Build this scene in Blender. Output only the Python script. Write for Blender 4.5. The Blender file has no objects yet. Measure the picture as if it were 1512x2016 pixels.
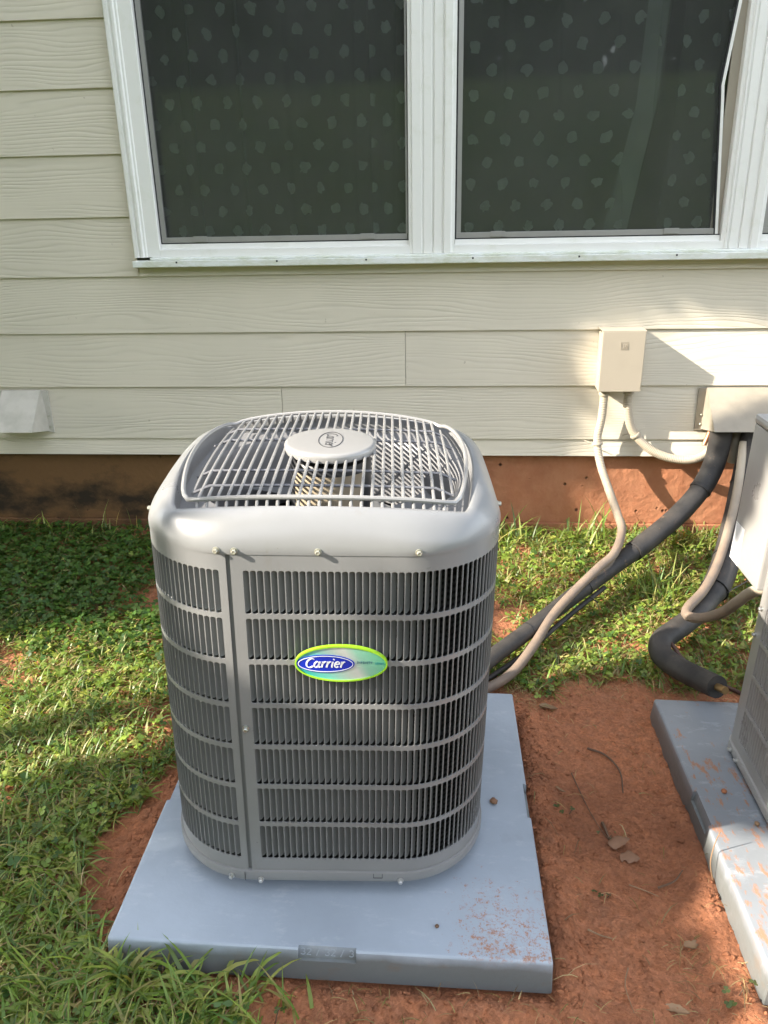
import bpy, bmesh, math, random
import numpy as np
from mathutils import Matrix, Vector
SC = bpy.context.scene
COL = SC.collection
random.seed(7)
RNG = np.random.default_rng(7)

# ------------------------------------------------------------------ camera, sky, sun, exposure
cam_d = bpy.data.cameras.new('camera')
cam = bpy.data.objects.new('camera', cam_d); COL.objects.link(cam)
cam_d.sensor_fit = 'VERTICAL'; cam_d.sensor_height = 32.0; cam_d.sensor_width = 24.0
cam_d.lens = 1570.27 / 2016 * 32.0
cam_d.clip_start = 0.05; cam_d.clip_end = 300
_R = ((0.9970270, 0.0744883, -0.0197133), (0.0091867, -0.3689335, -0.9294104), (-0.0765031, 0.9264662, -0.3685209))
_C = (0.612156, -1.029230, 1.334612)
cam.matrix_world = Matrix(((_R[0][0], -_R[1][0], -_R[2][0], _C[0]), (_R[0][1], -_R[1][1], -_R[2][1], _C[1]),
                           (_R[0][2], -_R[1][2], -_R[2][2], _C[2]), (0, 0, 0, 1)))
SC.camera = cam

SUN = Vector((0.800, 0.292, -0.523)).normalized()          # the way the light travels
world = bpy.data.worlds.new('World'); SC.world = world; world.use_nodes = True
wn = world.node_tree.nodes; wl = world.node_tree.links
bg = wn['Background']; bg.inputs['Strength'].default_value = 0.15
sky = wn.new('ShaderNodeTexSky'); sky.sky_type = 'NISHITA'; sky.sun_disc = False
sky.sun_elevation = math.asin(-SUN.z); sky.sun_rotation = math.atan2(-SUN.x, -SUN.y)
sky.air_density = 1.0; sky.dust_density = 2.0; sky.ozone_density = 1.0
hz = wn.new('ShaderNodeHueSaturation'); hz.inputs['Saturation'].default_value = 0.34     # thin bright haze over the blue
wl.new(sky.outputs[0], hz.inputs['Color']); wl.new(hz.outputs[0], bg.inputs['Color'])
sun_d = bpy.data.lights.new('sun', 'SUN'); sun_d.energy = 2.6; sun_d.angle = math.radians(0.5); sun_d.color = (1.0, 0.91, 0.78)
sun = bpy.data.objects.new('sun', sun_d); COL.objects.link(sun)
sun.rotation_euler = SUN.to_track_quat('-Z', 'Y').to_euler(); sun.location = (-8, -3, 6)
SC.view_settings.view_transform = 'Standard'; SC.view_settings.look = 'None'
SC.view_settings.exposure = 2.6; SC.view_settings.gamma = 1.0; SC.view_settings.use_curve_mapping = False
SC.cycles.use_denoising = True
try: SC.cycles.denoiser = 'OPENIMAGEDENOISE'
except Exception: pass
SC.cycles.max_bounces = 8; SC.cycles.transparent_max_bounces = 16; SC.cycles.diffuse_bounces = 4
SC.cycles.sample_clamp_indirect = 6.0; SC.cycles.caustics_reflective = False; SC.cycles.caustics_refractive = False

# ------------------------------------------------------------------ node helpers
class NT:
    def __init__(s, name):
        s.m = bpy.data.materials.new(name); s.m.use_nodes = True
        s.t = s.m.node_tree; s.n = s.t.nodes; s.n.clear()
        s.out = s.n.new('ShaderNodeOutputMaterial'); s.c = None
    def l(s, a, b):
        s.t.links.new(a, b)
    def put(s, sock, v):
        if v is None: return
        if hasattr(v, 'links') or isinstance(v, bpy.types.NodeSocket): s.l(v, sock)
        else:
            if isinstance(v, (tuple, list)) and len(v) == 3 and sock.type == 'RGBA': v = (*v, 1)
            sock.default_value = v
    def coord(s, scale=(1, 1, 1), kind='Object', loc=(0, 0, 0), rnd=0.0):
        if s.c is None: s.c = s.n.new('ShaderNodeTexCoord')
        v = s.c.outputs[kind]
        if rnd:
            oi = s.n.new('ShaderNodeObjectInfo'); va = s.n.new('ShaderNodeVectorMath'); va.operation = 'ADD'
            mu = s.math('MULTIPLY', oi.outputs['Random'], rnd)
            s.l(v, va.inputs[0]); s.l(mu, va.inputs[1]); v = va.outputs[0]
        mp = s.n.new('ShaderNodeMapping'); mp.inputs['Scale'].default_value = scale; mp.inputs['Location'].default_value = loc
        s.l(v, mp.inputs['Vector']); return mp.outputs[0]
    def noise(s, vec, scale=5, detail=4, rough=0.55, dist=0.0):
        n = s.n.new('ShaderNodeTexNoise'); n.inputs['Scale'].default_value = scale; n.inputs['Detail'].default_value = detail
        n.inputs['Roughness'].default_value = rough; n.inputs['Distortion'].default_value = dist
        s.l(vec, n.inputs['Vector']); return n.outputs['Fac']
    def voro(s, vec, scale=5, feature='F1'):
        n = s.n.new('ShaderNodeTexVoronoi'); n.inputs['Scale'].default_value = scale; n.feature = feature
        s.l(vec, n.inputs['Vector']); return n.outputs['Distance']
    def math(s, op, a, b=None, c=None, clamp=False):
        n = s.n.new('ShaderNodeMath'); n.operation = op; n.use_clamp = clamp
        for i, v in enumerate((a, b, c)):
            if v is not None: s.put(n.inputs[i], v)
        return n.outputs[0]
    def ramp(s, fac, stops, interp='LINEAR'):
        n = s.n.new('ShaderNodeValToRGB'); n.color_ramp.interpolation = interp
        while len(n.color_ramp.elements) < len(stops): n.color_ramp.elements.new(0.5)
        for e, (p, c) in zip(n.color_ramp.elements, stops):
            e.position = p; e.color = (*c, 1) if isinstance(c, (tuple, list)) else (c, c, c, 1)
        s.l(fac, n.inputs[0]); return n.outputs[0]
    def mix(s, fac, a, b, mode='MIX'):
        n = s.n.new('ShaderNodeMix'); n.data_type = 'RGBA'; n.blend_type = mode
        s.put(n.inputs['Factor'], fac); s.put(n.inputs['A'], a) if False else None
        s.put(n.inputs[6], a); s.put(n.inputs[7], b); return n.outputs[2]
    def sep(s, vec):
        n = s.n.new('ShaderNodeSeparateXYZ'); s.l(vec, n.inputs[0]); return n.outputs
    def bump(s, h, strength=0.5, dist=0.002, normal=None):
        n = s.n.new('ShaderNodeBump'); n.inputs['Strength'].default_value = strength; n.inputs['Distance'].default_value = dist
        s.l(h, n.inputs['Height'])
        if normal is not None: s.l(normal, n.inputs['Normal'])
        return n.outputs[0]
    def bsdf(s, col, rough=0.5, metal=0.0, spec=0.5, normal=None, coat=0.0, sheen=0.0, out=True):
        n = s.n.new('ShaderNodeBsdfPrincipled')
        s.put(n.inputs['Base Color'], col); s.put(n.inputs['Roughness'], rough); s.put(n.inputs['Metallic'], metal)
        n.inputs['Specular IOR Level'].default_value = spec; n.inputs['Coat Weight'].default_value = coat
        n.inputs['Coat Roughness'].default_value = 0.15
        if normal is not None: s.l(normal, n.inputs['Normal'])
        if out: s.l(n.outputs[0], s.out.inputs[0])
        return n.outputs[0]
    def mixsh(s, fac, a, b, out=False):
        n = s.n.new('ShaderNodeMixShader'); s.put(n.inputs[0], fac); s.l(a, n.inputs[1]); s.l(b, n.inputs[2])
        if out: s.l(n.outputs[0], s.out.inputs[0])
        return n.outputs[0]

def simple(name, col, rough=0.5, metal=0.0, spec=0.5, var=0.12, vscale=8.0, bump=0.0, bscale=60, bdist=0.001, rnd=3.0, coat=0.0):
    t = NT(name); v = t.coord(rnd=rnd)
    n = t.noise(v, vscale, 5)
    k = t.math('MULTIPLY_ADD', n, 2 * var, 1 - var)
    c = t.mix(1.0, col, t.ramp(k, [(0, 0.0), (1, 1.0)]), 'MULTIPLY')
    nm = t.bump(t.noise(v, bscale, 4), bump, bdist) if bump else None
    t.bsdf(c, rough, metal, spec, nm, coat)
    return t.m

M = {}
# painted fibre-cement lap siding with embossed cedar grain
t = NT('cream_siding'); p = t.sep(t.coord())
n = t.noise(t.coord((0.75, 1, 4.2), rnd=9.0), 1.5, 2.0, 0.45, 0.15); n2 = t.noise(t.coord((5.0, 1, 40), rnd=9.0), 1.4, 2, 0.5)
ph = t.math('ADD', t.math('MULTIPLY', p[2], 430.0), t.math('ADD', t.math('MULTIPLY', n, 78.0), t.math('MULTIPLY', n2, 2.6)))
g = t.math('POWER', t.math('MULTIPLY_ADD', t.math('SINE', ph), 0.5, 0.5), 3.0)
amp = t.ramp(t.noise(t.coord((1.3, 1, 9), rnd=5.0), 1.7, 3), [(0.36, 0.12), (0.62, 0.9)])
fine = t.noise(t.coord((7, 1, 150), rnd=4.0), 3.0, 2)
gr = t.math('MULTIPLY', g, amp)
h = t.math('ADD', t.math('MULTIPLY', gr, -1.0), t.math('MULTIPLY', fine, 0.20))
dirt = t.noise(t.coord(rnd=6.0), 3.0, 5)
c = t.mix(t.ramp(dirt, [(0.35, 0.0), (0.75, 1.0)]), (0.680, 0.622, 0.512), (0.635, 0.582, 0.48))
c = t.mix(t.math('MULTIPLY', gr, 0.18), c, (0.36, 0.335, 0.27))
sp = t.ramp(t.noise(t.coord(rnd=8.0), 45, 2), [(0.75, 0.0), (0.80, 0.5)])
c = t.mix(sp, c, (0.30, 0.25, 0.18))
t.bsdf(c, 0.62, spec=0.3, normal=t.bump(h, 0.48, 0.0016)); M['siding'] = t.m

M['trim_cream'] = simple('cream_paint', (0.375, 0.330, 0.264), 0.5, var=0.08, vscale=14, bump=0.15, bscale=40)
def hood_mat(name, ca, cb):
    t = NT(name); v = t.coord(rnd=2); c = t.mix(t.ramp(t.noise(v, 16, 5), [(0.4, 0.0), (0.7, 1.0)]), ca, cb)
    t.bsdf(c, 0.5, spec=0.4, normal=t.bump(t.noise(v, 12, 2), 0.35, 0.01)); return t.m
M['hood'] = hood_mat('sunlit_hood_paint', (0.30, 0.265, 0.21), (0.245, 0.218, 0.174)); M['hood_shaded'] = hood_mat('shaded_hood_paint', (0.54, 0.51, 0.45), (0.44, 0.42, 0.36))  # one cream paint in two tones: dimmed for the sunlit hood, lightened in shade

# white vinyl window frame with a little algae
t = NT('white_vinyl'); v = t.coord(rnd=2)
alg = t.ramp(t.noise(v, 9, 6, 0.7), [(0.55, 0.0), (0.80, 0.55)])
c = t.mix(alg, (0.81, 0.80, 0.775), (0.60, 0.61, 0.49)); t.bsdf(c, 0.38, spec=0.45); M['vinyl'] = t.m
t = NT('sill_vinyl'); v = t.coord((1, 1, 1), rnd=2)
alg = t.ramp(t.noise(t.coord((2, 1, 6)), 6, 6, 0.7), [(0.42, 0.0), (0.72, 0.8)])
c = t.mix(alg, (0.78, 0.80, 0.78), (0.50, 0.52, 0.36)); t.bsdf(c, 0.45); M['sill'] = t.m
M['aluminium'] = simple('grey_aluminium', (0.33, 0.32, 0.31), 0.45, 0.3, var=0.15, vscale=20)
M['gasket'] = simple('black_gasket', (0.02, 0.02, 0.022), 0.6)
t = NT('window_glass'); fr = t.n.new('ShaderNodeFresnel'); fr.inputs[0].default_value = 1.5
tr = t.n.new('ShaderNodeBsdfTransparent'); tr.inputs[0].default_value = (0.86, 0.9, 0.88, 1)
gl = t.n.new('ShaderNodeBsdfGlossy'); gl.inputs['Roughness'].default_value = 0.02
t.mixsh(t.math('MULTIPLY', fr.outputs[0], 1.3, clamp=True), tr.outputs[0], gl.outputs[0], True); M['glass'] = t.m
t = NT('insect_screen'); tr = t.n.new('ShaderNodeBsdfTransparent'); v = t.coord()
d = t.bsdf((0.11, 0.115, 0.11), 0.8, spec=0.2, out=False)
k = t.ramp(t.noise(v, 3.5, 5), [(0.3, 0.24), (0.7, 0.40)])
t.mixsh(k, tr.outputs[0], d, True); M['screen'] = t.m
# sheer curtain with woven leaf dots
t = NT('sheer_dotted_cloth'); uv = t.sep(t.coord(kind='UV'))
nz = t.noise(t.coord(kind='UV'), 38, 3); nz2 = t.noise(t.coord(kind='UV', loc=(7, 3, 1)), 38, 3)
row = t.math('FLOOR', t.math('DIVIDE', uv[1], 0.070))
off = t.math('MULTIPLY', t.math('MODULO', row, 2.0), 0.5)
du = t.math('SUBTRACT', t.math('FRACT', t.math('ADD', t.math('DIVIDE', uv[0], 0.116), off)), 0.5)
dv = t.math('SUBTRACT', t.math('FRACT', t.math('DIVIDE', uv[1], 0.070)), 0.5)
du = t.math('ADD', t.math('MULTIPLY', du, 0.116), t.math('MULTIPLY_ADD', nz, 0.034, -0.017))
dv = t.math('ADD', t.math('MULTIPLY', dv, 0.070), t.math('MULTIPLY_ADD', nz2, 0.034, -0.017))
r = t.math('SQRT', t.math('ADD', t.math('MULTIPLY', du, du), t.math('MULTIPLY', dv, dv)))
dot = t.ramp(t.math('DIVIDE', r, 0.032), [(0.55, 1.0), (0.61, 0.0)])
tr = t.n.new('ShaderNodeBsdfTransparent')
df = t.n.new('ShaderNodeBsdfDiffuse'); df.inputs[0].default_value = (0.62, 0.65, 0.62, 1)
tl = t.n.new('ShaderNodeBsdfTranslucent'); tl.inputs[0].default_value = (0.5, 0.5, 0.5, 1)
cloth = t.mixsh(0.3, df.outputs[0], tl.outputs[0])
lw = t.n.new('ShaderNodeLayerWeight'); lw.inputs[0].default_value = 0.5
edge = t.math('MULTIPLY', t.math('POWER', lw.outputs['Facing'], 2.0), 1.1)
t.mixsh(t.math('ADD', t.math('MULTIPLY_ADD', dot, 0.86, 0.13), edge, clamp=True), tr.outputs[0], cloth, True); M['curtain'] = t.m
t = NT('doubled_sheer_cloth'); tr = t.n.new('ShaderNodeBsdfTransparent'); df = t.n.new('ShaderNodeBsdfDiffuse'); df.inputs[0].default_value = (0.62, 0.65, 0.62, 1)
t.mixsh(0.52, tr.outputs[0], df.outputs[0], True); M['curtain_hem'] = t.m
M['room'] = simple('room_paint', (0.30, 0.28, 0.25), 0.8)

# old painted foundation: orange clay colour, mildew, pits
t = NT('foundation_concrete'); v = t.coord(); p = t.sep(v)
base = t.mix(t.ramp(t.noise(v, 3.2, 6), [(0.35, 0.0), (0.7, 1.0)]), (0.40, 0.165, 0.085), (0.27, 0.112, 0.060))
base = t.mix(t.ramp(t.noise(t.coord((1, 1, 0.6)), 14, 7, 0.72), [(0.42, 0.0), (0.75, 0.55)]), base, (0.46, 0.23, 0.13))
brown = t.ramp(t.math('MULTIPLY_ADD', p[0], -0.9, 0.35), [(0.0, 0.0), (0.75, 1.0)])  # left half turned browner, its shade painted into the colour
base = t.mix(brown, base, (0.155, 0.085, 0.037))
mil = t.math('MULTIPLY', t.ramp(t.math('SUBTRACT', t.noise(t.coord((1, 1, 1.5)), 3.6, 7, 0.66), t.math('ABSOLUTE', t.math('MULTIPLY_ADD', p[2], 1.1, -0.22))), [(0.34, 0.0), (0.52, 1.0)]), t.ramp(t.math('MULTIPLY_ADD', p[0], -1.2, 0.45), [(0.0, 0.0), (0.5, 1.0)]))
base = t.mix(t.math('MULTIPLY', mil, 0.9), base, (0.016, 0.015, 0.012))
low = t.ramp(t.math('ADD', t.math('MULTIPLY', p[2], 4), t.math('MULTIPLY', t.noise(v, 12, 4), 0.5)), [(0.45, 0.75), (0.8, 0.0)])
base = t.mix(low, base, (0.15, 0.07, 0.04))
pit = t.ramp(t.voro(v, 16), [(0.05, 1.0), (0.12, 0.0)])
pit = t.math('MULTIPLY', pit, t.ramp(t.noise(v, 7, 2), [(0.48, 0.0), (0.55, 1.0)]))
base = t.mix(pit, base, (0.06, 0.03, 0.02))
hh = t.math('SUBTRACT', t.math('MULTIPLY', t.noise(v, 30, 6), 0.6), t.math('MULTIPLY', pit, 1.5))
t.bsdf(base, 0.85, spec=0.2, normal=t.bump(hh, 0.9, 0.010)); M['foundation'] = t.m

# red clay soil
t = NT('red_clay_soil'); v = t.coord()
a = t.noise(v, 3.5, 6, 0.6); b = t.noise(v, 40, 6, 0.65)
c = t.mix(t.ramp(a, [(0.35, 0.0), (0.68, 1.0)]), (0.520, 0.200, 0.094), (0.410, 0.166, 0.082))
c = t.mix(t.ramp(b, [(0.38, 0.0), (0.7, 1.0)]), c, (0.43, 0.185, 0.100))
c = t.mix(t.ramp(t.noise(v, 110, 4, 0.7), [(0.60, 0.0), (0.72, 0.7)]), c, (0.095, 0.04, 0.024))
pale = t.ramp(t.noise(t.coord(loc=(3, 2, 0)), 9, 5, 0.7), [(0.56, 0.0), (0.8, 0.6)])
c = t.mix(pale, c, (0.33, 0.18, 0.115))
crumb = t.math('MULTIPLY', t.math('SUBTRACT', 0.6, t.voro(t.coord(), 85)), t.ramp(t.noise(t.coord(loc=(5, 1, 0)), 6, 4), [(0.42, 0.15), (0.60, 1.0)]))
hh = t.math('ADD', t.math('ADD', t.noise(v, 55, 8, 0.7), t.math('MULTIPLY', crumb, 0.5)), t.math('MULTIPLY', t.noise(v, 260, 4, 0.7), 0.35))
vc = t.n.new('ShaderNodeTexVoronoi'); vc.inputs['Scale'].default_value = 75; t.l(t.coord(), vc.inputs['Vector'])
vd = t.n.new('ShaderNodeTexVoronoi'); vd.inputs['Scale'].default_value = 190; t.l(t.coord(), vd.inputs['Vector'])
k1 = t.math('MULTIPLY_ADD', t.sep(vc.outputs['Color'])[0], 0.26, 0.86); k2 = t.math('MULTIPLY_ADD', t.sep(vd.outputs['Color'])[1], 0.30, 0.85)
c = t.mix(1.0, c, t.ramp(t.math('MULTIPLY', t.math('MULTIPLY', k1, k2), 0.5), [(0, 0.0), (1, 2.0)]), 'MULTIPLY')
fleck = t.ramp(t.noise(t.coord(loc=(1, 8, 0)), 34, 6, 0.75), [(0.63, 0.0), (0.69, 0.6)])
c = t.mix(fleck, c, (0.105, 0.048, 0.030))
damp = t.ramp(t.noise(t.coord(loc=(9, 4, 0)), 2.6, 5, 0.65), [(0.46, 0.0), (0.66, 0.55)])
c = t.mix(damp, c, (0.20, 0.085, 0.048))
t.bsdf(c, 0.9, spec=0.2, normal=t.bump(hh, 1.0, 0.014)); M['soil'] = t.m
t = NT('clay_clod'); v = t.coord(); c = t.mix(t.noise(v, 60, 4), (0.26, 0.095, 0.046), (0.42, 0.175, 0.09))
t.bsdf(c, 0.9, spec=0.2, normal=t.bump(t.noise(v, 220, 5), 0.7, 0.003)); M['clod'] = t.m

# grey painted steel of the condensers
def cabinet_mat(name, ca, cb):
    t = NT(name); v = t.coord()
    c = t.mix(t.ramp(t.noise(v, 7, 5), [(0.35, 0.0), (0.7, 1.0)]), ca, cb)
    dr = t.ramp(t.noise(t.coord((1, 1, 0.35)), 26, 6, 0.75), [(0.58, 0.0), (0.8, 0.30)])
    c = t.mix(dr, c, (0.17, 0.145, 0.115))
    sp = t.ramp(t.noise(t.coord(loc=(3, 3, 3)), 95, 2), [(0.76, 0.0), (0.80, 0.45)])
    c = t.mix(sp, c, (0.12, 0.09, 0.07))
    t.bsdf(c, t.ramp(t.noise(v, 11, 5), [(0.3, 0.26), (0.7, 0.42)]), spec=0.5, normal=t.bump(t.math('ADD', t.math('MULTIPLY', t.noise(v, 500, 2), 0.08), t.noise(v, 5, 2)), 0.10, 0.004), coat=0.2)
    return t.m
M['cabinet'] = cabinet_mat('grey_cabinet_paint', (0.224, 0.226, 0.227), (0.203, 0.205, 0.206)); M['cabinet_pale'] = cabinet_mat('pale_cabinet_paint', (0.335, 0.325, 0.312), (0.305, 0.296, 0.285))
M['louvre'] = simple('shaded_louvre_paint', (0.185, 0.191, 0.189), 0.42, var=0.1, vscale=12)  # cabinet paint made darker: shade on the turned-away blades put into the colour
M['wire'] = simple('coated_wire', (0.255, 0.25, 0.242), 0.3, coat=0.3, var=0.06)
M['galv'] = simple('zinc_screw', (0.62, 0.62, 0.60), 0.28, 0.9)
M['screw_paint'] = simple('painted_screw', (0.40, 0.39, 0.32), 0.3, 0.4)
t = NT('coil_fins'); v = t.coord(); p = t.sep(v)
f = t.math('MULTIPLY_ADD', t.math('SINE', t.math('MULTIPLY', p[2], 520.0)), 0.5, 0.5)
c = t.mix(f, (0.012, 0.013, 0.013), (0.055, 0.057, 0.055))
t.bsdf(c, 0.45, 0.4, normal=t.bump(f, 0.6, 0.002)); M['coil'] = t.m
t = NT('coil_end_strip'); v = t.coord(); p = t.sep(v)
f = t.math('GREATER_THAN', t.math('SINE', t.math('MULTIPLY', t.math('ADD', p[2], t.math('MULTIPLY', p[0], 0.5)), 900.0)), 0.0)
t.bsdf(t.mix(f, (0.16, 0.17, 0.06), (0.07, 0.08, 0.03)), 0.6); M['strip'] = t.m
M['shroud'] = simple('grey_shroud', (0.20, 0.20, 0.205), 0.4, var=0.08)
M['motor'] = simple('motor_black', (0.025, 0.026, 0.028), 0.4)
M['motor_label'] = simple('motor_label_paper', (0.36, 0.30, 0.21), 0.5, var=0.2, vscale=30)
M['fan'] = simple('fan_blade_grey', (0.16, 0.165, 0.17), 0.45)
M['fan_pale'] = simple('pale_sheet', (0.40, 0.40, 0.44), 0.4)
M['text_dark'] = simple('dark_print', (0.06, 0.062, 0.065), 0.5)
# badge
t = NT('badge_face'); v = t.coord(); p = t.sep(v)
k = t.math('MULTIPLY_ADD', p[0], 6.2, 0.5); kk = t.math('MULTIPLY_ADD', p[2], 3.5, k)
c = t.ramp(kk, [(0.0, (0.0, 0.36, 0.36)), (0.28, (0.16, 0.55, 0.47)), (0.55, (0.55, 0.62, 0.56)), (0.62, (0.62, 0.66, 0.62)), (0.74, (0.30, 0.62, 0.47)), (1.0, (0.12, 0.52, 0.30))])
t.bsdf(c, 0.25, 0.15, coat=0.5); M['badge_face'] = t.m
M['badge_rim'] = simple('badge_rim_lime', (0.33, 0.62, 0.03), 0.3, var=0.05, coat=0.4)
M['badge_blue'] = simple('badge_blue', (0.006, 0.03, 0.42), 0.25, var=0.04, coat=0.5)
M['badge_white'] = simple('badge_white', (0.80, 0.82, 0.85), 0.35, var=0.02)
M['badge_teal'] = simple('badge_teal', (0.04, 0.34, 0.35), 0.4, var=0.02)
M['badge_navy'] = simple('badge_navy', (0.02, 0.10, 0.20), 0.4, var=0.02)

# plastic pad, blue grey with clay dust
def pad_mat(name, seed, dens):
    t = NT(name); v = t.coord(); p = t.sep(v)
    ca, cb = ((0.350, 0.405, 0.475), (0.275, 0.318, 0.372)) if dens == 0 else ((0.235, 0.255, 0.280), (0.180, 0.195, 0.212))  # second pad's base darkened for the shade it lies in, apart from dust
    c = t.mix(t.ramp(t.noise(v, 4, 5), [(0.3, 0.0), (0.7, 1.0)]), ca, cb)
    sc = t.ramp(t.noise(t.coord((1, 2.2, 1), loc=(seed, 0, 0)), 11, 6, 0.72), [(0.55, 0.0), (0.76, 0.55)])
    c = t.mix(sc, c, (0.50, 0.53, 0.57))
    # clay dust, thickest where the mask sits
    d1 = t.noise(t.coord(loc=(seed + 4, 0, 0)), 4.5, 4); d2 = t.math('ADD', t.math('MULTIPLY', t.noise(t.coord(loc=(seed, 9, 0)), 60, 6, 0.8), 0.55), t.math('MULTIPLY', t.noise(t.coord(loc=(seed, 2, 0)), 170, 4, 0.8), 0.45))
    if dens == 0:
        reg = t.math('MULTIPLY', t.ramp(p[0], [(0.58, 0.0), (0.70, 1.0)]), t.ramp(p[1], [(0.02, 1.0), (0.15, 0.55), (0.30, 0.0)]))
        thr = t.math('ADD', d2, t.math('MULTIPLY_ADD', reg, 0.155, t.math('MULTIPLY_ADD', d1, 0.14, -0.07)))
    else:
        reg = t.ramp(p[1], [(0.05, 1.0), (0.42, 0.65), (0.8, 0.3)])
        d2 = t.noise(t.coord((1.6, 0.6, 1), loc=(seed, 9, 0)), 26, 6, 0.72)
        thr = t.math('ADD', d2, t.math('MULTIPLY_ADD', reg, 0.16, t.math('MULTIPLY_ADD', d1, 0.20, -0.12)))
    dust = t.ramp(thr, [(0.63, 0.0), (0.70, 0.9)])
    dust = t.math('MULTIPLY', dust, t.ramp(t.math('ADD', p[2], 0.5), [(0.496, 0.15), (0.4985, 1.0)]))
    c = t.mix(dust, c, (0.34, 0.165, 0.09))
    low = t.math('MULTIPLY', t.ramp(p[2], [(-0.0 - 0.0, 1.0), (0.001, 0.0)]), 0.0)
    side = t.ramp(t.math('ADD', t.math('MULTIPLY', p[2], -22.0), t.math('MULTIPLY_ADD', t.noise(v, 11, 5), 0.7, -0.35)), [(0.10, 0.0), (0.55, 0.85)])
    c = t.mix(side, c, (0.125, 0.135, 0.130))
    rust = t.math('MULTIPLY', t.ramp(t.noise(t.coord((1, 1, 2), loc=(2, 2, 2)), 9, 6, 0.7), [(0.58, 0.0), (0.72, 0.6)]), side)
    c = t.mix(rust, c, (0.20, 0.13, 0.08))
    nm = t.bump(t.math('ADD', t.noise(v, 90, 4), t.math('MULTIPLY', dust, 0.8)), 0.22, 0.002)
    t.bsdf(c, t.ramp(dust, [(0, 0.36), (1, 0.9)]), spec=0.5, normal=nm); return t.m
M['pad'] = pad_mat('pad_plastic', 1.3, 0); M['pad_dusty_shaded'] = pad_mat('dusty_shaded_pad_plastic', 5.1, 1)

t = NT('black_pipe_foam'); v = t.coord()
c = t.mix(t.ramp(t.noise(v, 14, 5), [(0.35, 0.0), (0.7, 1.0)]), (0.024, 0.023, 0.023), (0.055, 0.049, 0.044))
sc = t.ramp(t.noise(t.coord((1.6, 0.8, 1.6)), 15, 8, 0.78), [(0.60, 0.0), (0.70, 0.7)])
c = t.mix(sc, c, (0.20, 0.12, 0.07)); t.bsdf(c, 0.6, spec=0.35, normal=t.bump(t.noise(v, 45, 5), 0.4, 0.004)); M['foam'] = t.m
t = NT('conduit_grey'); v = t.coord(); p = t.sep(v)
mud = t.ramp(t.math('MULTIPLY', t.math('ADD', t.math('MULTIPLY', p[2], 2.5), t.math('MULTIPLY', t.noise(v, 9, 4), 0.5)), 0.5), [(0.42, 1.0), (0.66, 0.0)])
c = t.mix(mud, (0.40, 0.345, 0.265), t.mix(t.noise(v, 25, 5), (0.12, 0.105, 0.092), (0.26, 0.185, 0.13)))
t.bsdf(c, 0.55, spec=0.35, normal=t.bump(t.noise(v, 60, 4), 0.2, 0.002)); M['conduit'] = t.m
M['conduit_bare'] = simple('conduit_bare_grey', (0.19, 0.20, 0.205), 0.5, var=0.3, vscale=12)
M['copper'] = simple('copper_pipe', (0.50, 0.23, 0.12), 0.4, 0.8, var=0.3, vscale=30)
M['copper_dark'] = simple('tarnished_copper', (0.10, 0.055, 0.045), 0.5, 0.4, var=0.3, vscale=30)
M['brass'] = simple('brass_fitting', (0.45, 0.29, 0.13), 0.35, 0.8)
M['zip'] = simple('black_nylon', (0.012, 0.012, 0.013), 0.5)
t = NT('notice_paper'); v = t.coord(); p = t.sep(v)
ln = t.math('GREATER_THAN', t.math('SINE', t.math('MULTIPLY', p[2], 1150.0)), 0.25)
wd = t.math('GREATER_THAN', t.noise(t.coord((1, 40, 160)), 3.0, 2), 0.47)
t.bsdf(t.mix(t.math('MULTIPLY', t.math('MULTIPLY', ln, wd), 0.6), (0.72, 0.72, 0.73), (0.30, 0.30, 0.33)), 0.5); M['paper'] = t.m

def leaf_mat(name, trans=0.35, rough=0.42, spec=0.5, boost=1.0):
    t = NT(name); at = t.n.new('ShaderNodeAttribute'); at.attribute_name = 'tint'
    v = t.coord(); k = t.math('MULTIPLY_ADD', t.noise(v, 90, 3), 0.5, 0.75)
    c = t.mix(1.0, at.outputs['Color'], t.ramp(k, [(0, 0.0), (1, 1.0)]), 'MULTIPLY')
    b = t.bsdf(c, rough, spec=spec, out=False)
    tl = t.n.new('ShaderNodeBsdfTranslucent')
    t.l(t.mix(1.0, c, (1.5, 1.35, 0.55), 'MULTIPLY'), tl.inputs[0])
    t.mixsh(trans, b, tl.outputs[0], True); return t.m
M['leafy'] = leaf_mat('leaf_green', 0.42); M['straw'] = leaf_mat('dry_straw', 0.15, 0.7, 0.2)
M['dead_leaf'] = simple('dead_leaf_brown', (0.22, 0.115, 0.065), 0.7, var=0.35, vscale=40, bump=0.4, bscale=120, bdist=0.002)
M['pale_leaf'] = simple('pale_dead_leaf', (0.27, 0.165, 0.09), 0.7, var=0.35, vscale=40)
M['twig'] = simple('twig_bark', (0.13, 0.075, 0.045), 0.8, var=0.35, vscale=40)
M['bark'] = simple('tree_bark', (0.12, 0.09, 0.065), 0.9, var=0.4, vscale=6, bump=0.8, bscale=20, bdist=0.03)
t = NT('lawn_grass'); v = t.coord()
c = t.mix(t.ramp(t.noise(v, 0.5, 5), [(0.35, 0.0), (0.7, 1.0)]), (0.065, 0.120, 0.028), (0.10, 0.135, 0.035))
c = t.mix(t.ramp(t.noise(v, 9, 5, 0.7), [(0.45, 0.0), (0.7, 0.7)]), c, (0.03, 0.06, 0.015))
t.bsdf(c, 0.9, spec=0.1, normal=t.bump(t.noise(v, 14, 6, 0.7), 1.0, 0.1)); M['lawn'] = t.m

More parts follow.
